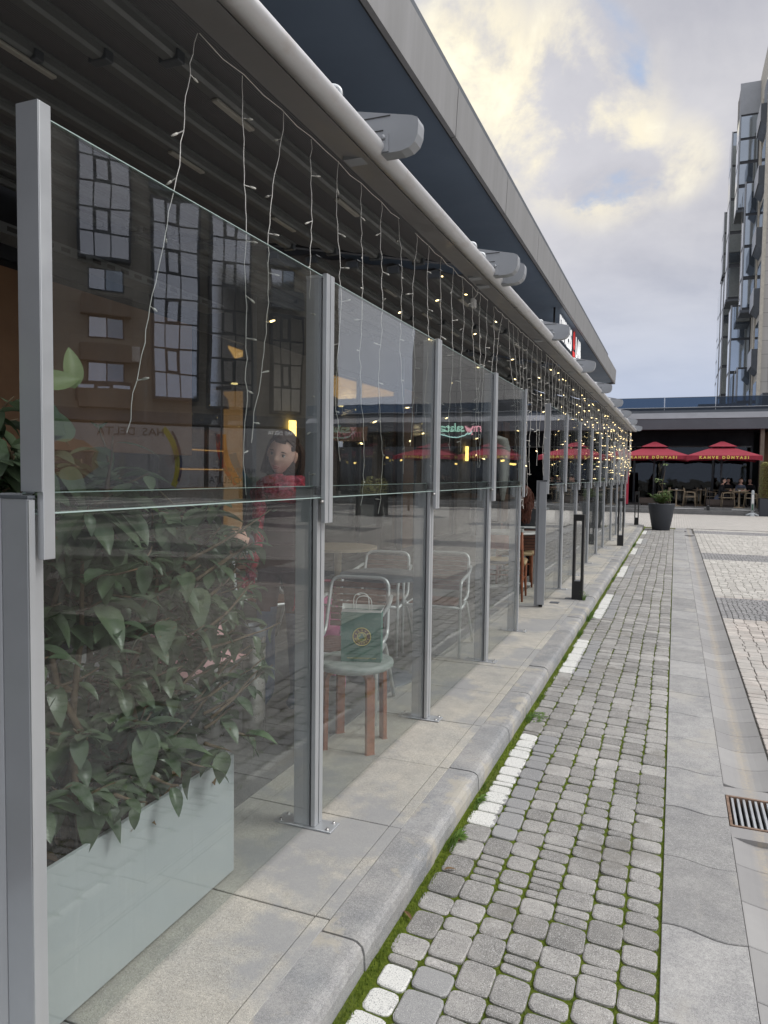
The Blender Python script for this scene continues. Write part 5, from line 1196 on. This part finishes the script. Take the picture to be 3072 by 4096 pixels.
# pink toy stroller (child size)
t=empty('toy_stroller',(-2.22,4.42,0),R(35),'pink child stroller with silver tubes behind the stool','stroller'); t.scale=(.72,.72,.82)
for sx in (-.16,.16):
    mb=MB(); mb.tube([(sx,-.22,.08),(sx,.05,.48),(sx,.2,.72)],.009,6); mb.build('side_tube',M['alu_light'],t); mb=MB(); mb.tube([(sx,.20,.08),(sx,.05,.34),(sx,-.14,.46)],.009,6); mb.build('side_tube',M['alu_light'],t)
    for yy in (-.23,.21): mb=MB(); mb.tube([(sx-.02,yy,.07),(sx+.02,yy,.07)],.065,16); mb.build('wheel',M['pink'],t)
mb=MB(); mb.tube(rounded([(-.16,.2,.72),(-.15,.27,.83),(.15,.27,.83),(.16,.2,.72)],.05),.013,8); mb.build('handlebar',paint('pink_grip',(.45,.12,.16),.6),t)
mb=MB(); n=12; vs=[]
for j in range(n+1):
    for i in range(n+1):
        u,v=i/n*2-1,j/n; vs.append((.155*u,.02-.16*math.sin(v*2.6)*(1-.2*u*u)+.02*noise.noise(Vector((u*4,v*4,1))),.25+.42*v-.05*u*u))
mb.add(vs,[(j*(n+1)+i,j*(n+1)+i+1,(j+1)*(n+1)+i+1,(j+1)*(n+1)+i) for j in range(n) for i in range(n)],0,True); mb.build('seat_cloth',M['pink'],t)
mb=MB(); n=10; vs=[]
for j in range(n+1):
    for i in range(n+1): a=R(180*i/n); b=R(75*j/n); vs.append((.16*math.cos(a),.05-.20*math.sin(b),.60+.14*math.sin(a)*math.cos(b*.6)))
mb.add(vs,[(j*(n+1)+i,j*(n+1)+i+1,(j+1)*(n+1)+i+1,(j+1)*(n+1)+i) for j in range(n) for i in range(n)],0,True); mb.build('hood',M['pink'],t)
# plastic wrapped bundle hanging in the 4th screen
t=empty('wrapped_bundle',(-1.44,6.47,0),0,'white plastic wrapped bundle tapering downwards behind the fourth screen','bundle')
mb=MB(); mb.tube([(.0,.0,1.13),(-.005,.0,1.35),(-.01,.01,1.6),(-.01,0,1.76),(0,-.04,1.86),(0,-.10,1.875),(0,-.13,1.86)],[.012,.035,.055,.062,.055,.03,.012],10)
for i,v in enumerate(mb.v): q=noise.noise(Vector(v)*22)*.010; mb.v[i]=(v[0]+q,v[1]*2.3+q,1.22+(v[2]-1.13)*.74)
mb.build('cover',M['plastic_wrap'],t); text('lettering','CALISMA',.055,paint('grey_letter',(.3,.3,.3),.8),t,face((.052,.0,1.5),(0,0,1),(0,-1,0)),.001)
# doorway: two woven chairs, white round table, cube of napkins
def woven(x,y,rz,label):
    t=empty('woven_chair',(x,y,0),rz,label,'chair','redwood chairs with woven seats')
    for sx,sy,h in ((-.22,-.2,.46),(.22,-.2,.46),(-.2,.22,.80),(.2,.22,.80)): mb=MB(); mb.tube([(sx*1.04,sy*1.06,0),(sx,sy,.2),(sx,sy,.44),(sx*.96,sy*(1.1 if sy>0 else 1),h)],[.011,.017,.019,.014],8); mb.build('leg',M['wood_red'],t)
    for yy,hw in ((-.2,.215),(.22,.2)): mb=MB(); mb.tube([(-hw,yy,.30),(hw,yy,.30)],.009,6); mb.build('stretcher',M['wood_red'],t)
    for sx in (-.21,.21): mb=MB(); mb.tube([(sx,-.2,.24),(sx,.22,.24)],.009,6); mb.build('stretcher',M['wood_red'],t)
    mb=MB(); vs=[];n=10
    for j in range(n+1):
        for i in range(n+1): u,v=i/n*2-1,j/n*2-1; vs.append((.225*u,.215*v,.45-.03*(1-u*u)*(1-v*v)+.01*max(abs(u),abs(v))))
    mb.add(vs,[(j*(n+1)+i,j*(n+1)+i+1,(j+1)*(n+1)+i+1,(j+1)*(n+1)+i) for j in range(n) for i in range(n)],0,True); mb.box((-.225,-.215,.41),(.225,.215,.418)); mb.tube([(-.225,-.215,.435),(.225,-.215,.435)],.02,8); mb.tube([(.225,-.215,.435),(.225,.215,.435)],.02,8); mb.tube([(-.225,-.215,.435),(-.225,.215,.435)],.02,8); mb.build('woven_seat',M['rush'],t)
    mb=MB(); mb.prism([(-.2,.235),(0,.27),(.2,.235),(.2,.252),(0,.287),(-.2,.252)],'z',.60,.76); mb.build('backrest',M['wood_red'],t,bevel=.005); return t
woven(-1.83,8.45,R(180+8),'nearest woven seat chair in the doorway gap, its back to the table'); woven(-1.95,9.55,R(10),'second woven seat chair in the doorway gap behind the white table')
t=empty('cafe_table',(-1.98,9.35,0),0,'round white table in the doorway gap on a white cross foot','table'); mb=MB(); mb.lathe([(.36,0),(.37,.01),(.36,.025)],(0,0,.70),28); mb.build('tabletop',M['white'],t); mb=MB(); mb.tube([(0,0,.04),(0,0,.70)],.025,8); mb.build('pedestal',M['chair_metal'],t)
for a in (45,135): mb=MB(); mb.box((-.33,-.02,.0),(.33,.02,.035)) ; mb.v=[(x*math.cos(R(a))-y*math.sin(R(a)),x*math.sin(R(a))+y*math.cos(R(a)),z+(0 if a==45 else .0352)) for x,y,z in mb.v]; mb.build('foot_bar',M['white'],t)
t=empty('napkin_holder',(-1.80,9.1,.7255),0,'clear napkin holder with white lettering on the white table','napkin holder'); mb=MB(); mb.box((-.05,-.04,0),(.05,.04,.07)); mb.build('box',M['glass'],t); mb=MB(); mb.box((-.04,-.03,.003),(.04,.03,.05)); mb.build('napkins',M['paper'],t)
# ================================================================== PEOPLE
def skinmesh(verts,edges,rad,sub=2):
    me=bpy.data.meshes.new('body'); me.from_pydata(verts,edges,[]); o=bpy.data.objects.new('body',me); COL.objects.link(o)
    sk=o.modifiers.new('s','SKIN'); sk.use_smooth_shade=True; sk.branch_smoothing=.4
    for i,v in enumerate(me.skin_vertices[0].data):
        r_=rad[i]; v.radius=(r_,r_) if not isinstance(r_,tuple) else r_; v.use_root=(i==0)
    ss=o.modifiers.new('ss','SUBSURF'); ss.levels=sub; ss.render_levels=sub
    bpy.context.view_layer.update(); ev=o.evaluated_get(bpy.context.evaluated_depsgraph_get()); m2=bpy.data.meshes.new_from_object(ev); bpy.data.objects.remove(o)
    for p in m2.polygons: p.use_smooth=True
    return m2
def headmesh(M3):
    # a face turned to local -y; nose, brow, sockets, lips, chin modelled into one surface
    vs=[];fs=[];n,m=40,32
    def g(x,z,cx,cz,sx,sz): return math.exp(-((x-cx)/sx)**2-((z-cz)/sz)**2)
    for i in range(m+1):
        th_=math.pi*i/m
        for j in range(n):
            ph=2*math.pi*j/n; x=math.sin(th_)*math.sin(ph); y=-math.sin(th_)*math.cos(ph); z=math.cos(th_)
            X=.074*x; Y=.094*y; Z=.116*z
            if Z<0: X*=1-.30*(Z/-.116)**1.6; Y*=1-.12*(Z/-.116)**2; 
            if Z<-.02 and Y>0: Y*=.75
            if y<0:
                f=min(1,-y*1.6)
                Y-=f*(.022*g(X,Z,0,-.022,.011,.018)+.010*g(X,Z,0,.0,.008,.025)+.008*g(X,Z,0,-.060,.018,.006)+.006*g(X,Z,0,-.069,.016,.005)+.010*g(X,Z,0,-.10,.02,.018)+.004*g(X,Z,.032,.024,.02,.006)+.004*g(X,Z,-.032,.024,.02,.006))
                Y+=f*(.012*g(X,Z,.031,.006,.015,.010)+.012*g(X,Z,-.031,.006,.015,.010)+.003*g(X,Z,0,-.045,.01,.006))
            vs.append(Vector((X,Y,Z)))
    for i in range(m):
        for j in range(n): fs.append((i*n+j,(i+1)*n+j,(i+1)*n+(j+1)%n,i*n+(j+1)%n))
    return [M3@v for v in vs],fs
def add_head(par,M3,hair_m,longhair=True,body=None,skinm='skin'):
    vs,fs=headmesh(M3)
    b=body
    me=b.data; bm=bmesh.new(); bm.from_mesh(me); bv=[bm.verts.new(v) for v in vs]; mi=1
    for f in fs:
        try: q=bm.faces.new([bv[k] for k in f]); q.smooth=True; q.material_index=mi
        except ValueError: pass
    # ears
    bm.to_mesh(me); bm.free()
    T=lambda x,y,z: M3@Vector((x,y,z))
    def part(name,mb,m): return mb.build(name,m,par)
    for sx in (-1,1):
        mb=MB(); mb.ball(T(sx*.031,-.072,.004),(.0115,.0115,.0115),10,7); part('eye',mb,M['paper_eye'])
        mb=MB(); mb.ball(T(sx*.031-.001,-.0805,.003),(.0052,.0042,.0056),8,6); part('iris',mb,M['hair'])
        mb=MB(); mb.tube([T(sx*.014,-.086,.020),T(sx*.028,-.089,.026),T(sx*.045,-.079,.022)],[.0025,.0032,.0015],6); part('eyebrow',mb,M['hair'])
        mb=MB(); mb.tube([T(sx*.020,-.0815,.008),T(sx*.031,-.0845,.0115),T(sx*.042,-.076,.007)],[.0012,.0018,.0012],5); part('eyelid',mb,M['hair'])
        mb=MB(); mb.ball(T(sx*.076,.004,-.008),(.010,.019,.031),8,6,M=M3.to_3x3()); part('ear',mb,M[skinm])
    mb=MB(); mb.tube([T(-.022,-.090,-.060),T(-.008,-.0985,-.0565),T(0,-.0985,-.058),T(.008,-.0985,-.0565),T(.022,-.090,-.060)],[.0015,.0035,.003,.0035,.0015],6); mb.tube([T(-.018,-.091,-.065),T(0,-.098,-.069),T(.018,-.091,-.065)],[.0015,.0045,.0015],6); part('lips',mb,M['lips'])
    # hair shell swept back from a parting
    mb=MB(); n,m=40,24; hv=[]
    for i in range(m+1):
        th_=math.pi*.86*i/m
        for j in range(n):
            ph=2*math.pi*j/n; x=math.sin(th_)*math.sin(ph); y=-math.sin(th_)*math.cos(ph); z=math.cos(th_); k=1.10+.02*math.sin(ph*22+th_*3)
            front=max(0,-y); 
            if y<0 and abs(x)<.80: # hairline: pull the shell inside the head below it
                hl=.50+.15*abs(x)
                if z<hl+.06: k=.84
            elif y<.12 and z<.30: k=.88
            X,Y,Z=.078*x*k,.098*y*k,.120*z*k
            if longhair and z<.1 and y>-.25: X*=1+.25*(.1-z); Y=Y*1.0+.02*(.1-z); Z-=.055*(.1-z)
            hv.append(M3@Vector((X,Y,Z)))
    mb.add(hv,[(i*n+j,(i+1)*n+j,(i+1)*n+(j+1)%n,i*n+(j+1)%n) for i in range(m) for j in range(n)],0,True)
    rn=random.Random(5)
    for k in range(70 if longhair else 0):
        a=R(rn.uniform(100,260)); x0=.080*math.sin(a); y0=-.1*math.cos(a)
        s=T(x0*.9,y0*.9,rn.uniform(.05,.09)); e=T(x0*1.12,y0*1.08+.02,-.03); e2=T(x0*1.1,y0*.95+.03,-.13-rn.random()*.03)
        mb.tube([s,(s+e)/2+(e-s).cross(Vector((0,0,1)))*0,e,e2],[.004,.008,.009,.004],5)
    if longhair:
        for k in range(26):
            f=k/25; mb.tube([T(.012,-.060+.02*f,.104),T(-.02-.035*f,-.070+.04*f,.094-.006*f),T(-.055-.018*f,-.048+.06*f,.062-.01*f),T(-.078-.002*f,.012+.04*f,.005-.02*f)],[.003,.006,.007,.004],5)
            mb.tube([T(.014,-.060,.104),T(.03+.03*f,-.066+.04*f,.094-.010*f),T(.062+.014*f,-.036+.06*f,.066-.01*f),T(.079,.028+.02*f,.02-.02*f)],[.003,.006,.007,.004],5)
    if longhair:
        for k in range(110):
            sx=rn.choice((-1,1)); f=rn.random(); q=rn.uniform(-.004,.004)
            mb.tube([T(sx*(.070+.008*f),.020+.04*f,.075-.02*f),T(sx*(.094+q),.035+.045*f,.02),T(sx*(.104+q),.035+.05*f,-.05),T(sx*(.106+q*3),.022+.05*f,-.13-.02*f)],[.004,.0075,.0075,.004],5)
    part('hair',mb,hair_m)
M['paper_eye']=paint('eye_white',(.62,.60,.58),.3); M['lips']=paint('lips',(.42,.10,.10),.5)
# --- woman in the red scarf: body mesh at its true place
wx,wy=-2.205,3.84
wt=empty('person',(wx,wy,0),R(4),'dark haired woman in red wool scarf and maroon coat behind the nearest screen','person')
V=[(0,0,.92),(0,0,1.08),(0,.01,1.22),(0,.01,1.33),(0,0,1.40),(0,-.01,1.455),
 (-.15,0,1.315),(-.20,-.03,1.10),(-.15,-.20,1.02),(-.08,-.27,1.05),   # her right arm, forearm raised forward
 (.15,0,1.315),(.21,.0,1.08),(.20,-.08,.86),(.19,-.12,.80),
 (-.09,0,.86),(-.10,-.01,.50),(-.10,.02,.09),(-.10,-.09,.05),
 (.09,0,.86),(.10,-.01,.50),(.10,.02,.09),(.10,-.09,.05)]
E_=[(0,1),(1,2),(2,3),(3,4),(4,5),(3,6),(6,7),(7,8),(8,9),(3,10),(10,11),(11,12),(12,13),(0,14),(14,15),(15,16),(16,17),(0,18),(18,19),(19,20),(20,21)]
rd_=[(.15,.11),(.135,.10),(.15,.11),(.12,.085),.05,.045,.066,.055,.045,.036,.066,.055,.045,.036,.085,.06,.045,.04,.085,.06,.045,.04]
me=skinmesh(V,E_,rd_); me.materials.clear(); me.materials.append(M['coat']); me.materials.append(M['skin']); me.materials.append(M['denim'])
for p in me.polygons:
    c=p.center; p.material_index=1 if (c.z>1.375) else (2 if c.z<.62 else 0)
me.name='body'; body=bpy.data.objects.new('body',me); COL.objects.link(body); body.parent=wt
def hand(base,d,up,mb,side=1,s=1.0):
    d=Vector(d).normalized(); up=Vector(up).normalized(); sd_=d.cross(up).normalized(); up=sd_.cross(d); base=Vector(base)
    mb.tube([base,base+d*.03*s,base+d*.06*s,base+d*.085*s],[.020*s,.028*s,.030*s,.024*s],8)
    for k,(o,L) in enumerate(((-.026,.070),(-.009,.080),(.009,.074),(.026,.060))):
        p=base+d*.075*s+sd_*o*s; dd=(d+sd_*o*5).normalized(); mb.tube([p,p+dd*L*.45*s-up*.004,p+dd*L*.78*s-up*.016*s,p+dd*L*s-up*.030*s],[.0095*s,.0085*s,.0078*s,.006*s],6)
    p=base+d*.025*s-sd_*.022*s*side; q=(d*.5-sd_*side*.8-up*.3).normalized(); mb.tube([p,p+q*.03*s,p+(q+d*.4)*.05*s],[.011*s,.0095*s,.007*s],6)
mb=MB(); hand((-.085,-.262,1.05),(-.55,-.35,.18),(0,-1,.3),mb,-1); mb.build('hand',M['skin'],wt); mb=MB(); hand((.19,-.12,.80),(0,-.2,-1),(0,-1,0),mb,1); mb.build('hand',M['skin'],wt)
mb=MB(); mb.tube([(-.165,-.15,1.035),(-.12,-.23,1.04),(-.10,-.255,1.048)],[.055,.050,.046],10); mb.build('grey_cuff',M['grey_knit'],wt)
Hm=Matrix.Translation((.02,-.04,1.562))@Matrix.Rotation(R(8),4,'Z')@Matrix.Rotation(R(13),4,'Y')@Matrix.Rotation(R(10),4,'X')@Matrix.Scale(1.10,4)
add_head(wt,Hm,M['hair'],True,body)
sc=MB()
for k,(z,r_,th2) in enumerate(((1.355,.115,.042),(1.392,.10,.038),(1.32,.135,.044))):
    pts=[((r_*math.sin(a))*1.12,-r_*math.cos(a)*.92-.012,z+.018*math.sin(a+k)+.010*math.cos(2*a)-.018*math.cos(a)) for a in [2*math.pi*i/20 for i in range(20)]]
    sc.tube(pts,th2,10,closed=True)
for (x,y0,z0,z1,wd) in ((-.09,-.150,1.30,.82,.045),(.17,-.12,1.30,.74,.06)):
    n=14; vs=[]
    for i in range(n+1):
        t_=i/n; z=z0+(z1-z0)*t_; xx=x+.03*math.sin(t_*4)+(.06*t_ if x>0 else -.03*t_); yy=y0-.03*math.sin(t_*3.1)
        for q in range(5): u=q/4*2-1; vs.append((xx+wd*u*.8,yy-.012*math.cos(u*3)-.006*math.sin(t_*11+u),z))
    n0=len(vs); vs+=[(a,b+.014,c) for a,b,c in vs]
    fs=[(i*5+k,i*5+k+1,(i+1)*5+k+1,(i+1)*5+k) for i in range(n) for k in range(4)]; sc.add(vs,fs+[tuple(n0+q for q in reversed(f)) for f in fs]+[(i*5,(i+1)*5,n0+(i+1)*5,n0+i*5) for i in range(n)]+[(i*5+4,n0+i*5+4,n0+(i+1)*5+4,(i+1)*5+4) for i in range(n)],0,True)
    for q in range(7): X=xx+wd*.8*(q/3-1); sc.tube([(X,yy-.005,z1+.01),(X+.004,yy-.01,z1-.05),(X-.003,yy-.006,z1-.09)],[.006,.006,.004],5)
for i,v in enumerate(sc.v): q=noise.noise(Vector(v)*16)*.020+noise.noise(Vector(v)*45)*.007; sc.v[i]=(v[0]+q,v[1]+q*.8,v[2]+q*.7)
sc.build('scarf',M['scarf'],wt)
# quilting seams of the padded coat
for z in (.78,.86,.94,1.02,1.10,1.18,1.26):
    mb=MB(); mb.tube([(.155*math.sin(a)*(1.0 if z>.9 else 1.05),-.115*math.cos(a)+.0,z) for a in [2*math.pi*i/24 for i in range(24)]],.006,5,closed=True); mb.build('coat_seam',M['coat'],wt)
# --- seated guests
def sitter(x,y,z,rz,label,top,hair_m,legs='darkcloth',longh=False,lean=.05,grp='guests seated at the far cafe'):
    t=empty('person',(x,y,z),rz,label,'person',grp)
    V=[(0,.08,.50),(0,.08,.68),(0,.05-lean,.86),(0,.02-lean,.97),(0,-lean,1.04),(0,-.02-lean,1.10),
       (-.16,.0-lean,.95),(-.22,-.06,.74),(-.12,-.28,.74),(-.07,-.34,.76),(.16,0-lean,.95),(.22,-.06,.74),(.12,-.28,.74),(.07,-.34,.76),
       (-.09,.02,.50),(-.13,-.36,.50),(-.12,-.36,.08),(-.12,-.50,.05),(.09,.02,.50),(.13,-.36,.50),(.12,-.40,.08),(.12,-.54,.05)]
    rr=[(.15,.12),(.14,.11),(.16,.11),(.12,.085),.05,.048,.068,.05,.042,.032,.068,.05,.042,.032,.09,.068,.045,.038,.09,.068,.045,.038]
    me=skinmesh(V,E_,rr,1); me.materials.clear(); me.materials.append(M[top]); me.materials.append(M['skin']); me.materials.append(M[legs])
    for p in me.polygons: c=p.center; p.material_index=1 if c.z>1.0 else (2 if c.z<.57 else 0)
    b=bpy.data.objects.new('body',me); COL.objects.link(b); b.parent=t
    for sx in (-1,1): mb=MB(); hand((sx*.07,-.335,.76),(-sx*.3,-1,0),(0,0,1),mb,sx); mb.build('hand',M['skin'],t)
    add_head(t,Matrix.Translation((0,-.035-lean,1.18)),hair_m,longh,b); return t
# rotate: body faces local -y
sitter(1.92,35.95,.14,R(75),'seated guest in dark clothes just right of the umbrella pole','darkcloth',M['black'])
sitter(2.28,37.7,.14,R(10),'seated guest in black, farthest back at the shaded table','darkcloth',M['black'])
sitter(2.72,36.55,.14,R(15),'seated guest in a slate blue top at the table by the barrier post','bluecloth',M['hair'])
sitter(3.2,37.3,.14,R(-20),'seated guest in dark coat beside the pillar behind the hedge planter','darkcloth',M['black'])
cloth('blue_coat','blue grey coat draped low by the umbrella pole',(1.75,35.9,.3),.2,.15,.35,M['bluecloth'],3,'coat')
# --- person with long auburn hair in the doorway gap, seen from behind
pt=sitter(-1.86,9.75,0,R(200),'person with long wavy auburn hair seen from behind in the doorway gap, dark jacket','darkcloth',M['hair_red'],longh=True,grp=None)
mb=MB(); rn=random.Random(8)
for k in range(170):
    a=R(rn.uniform(75,285)); x0=.085*math.sin(a); y0=-.1*math.cos(a)-.085; ph=rn.uniform(0,6); L=rn.uniform(.35,.55); z0=rn.uniform(1.16,1.27)
    mb.tube([(x0*(.6+.65*min(1,i/3))+.012*math.sin(i*1.6+ph),y0*(1)+.02*i/3*(1 if y0>0 else 0)+.03+.010*math.cos(i*1.5+ph),z0-L*i/9) for i in range(10)],[.006]*9+[.002],4)
mb.build('long_hair',M['hair_red'],pt)
armchair(-1.87,9.78,R(200),'tube armchair of the auburn haired person in the doorway gap')
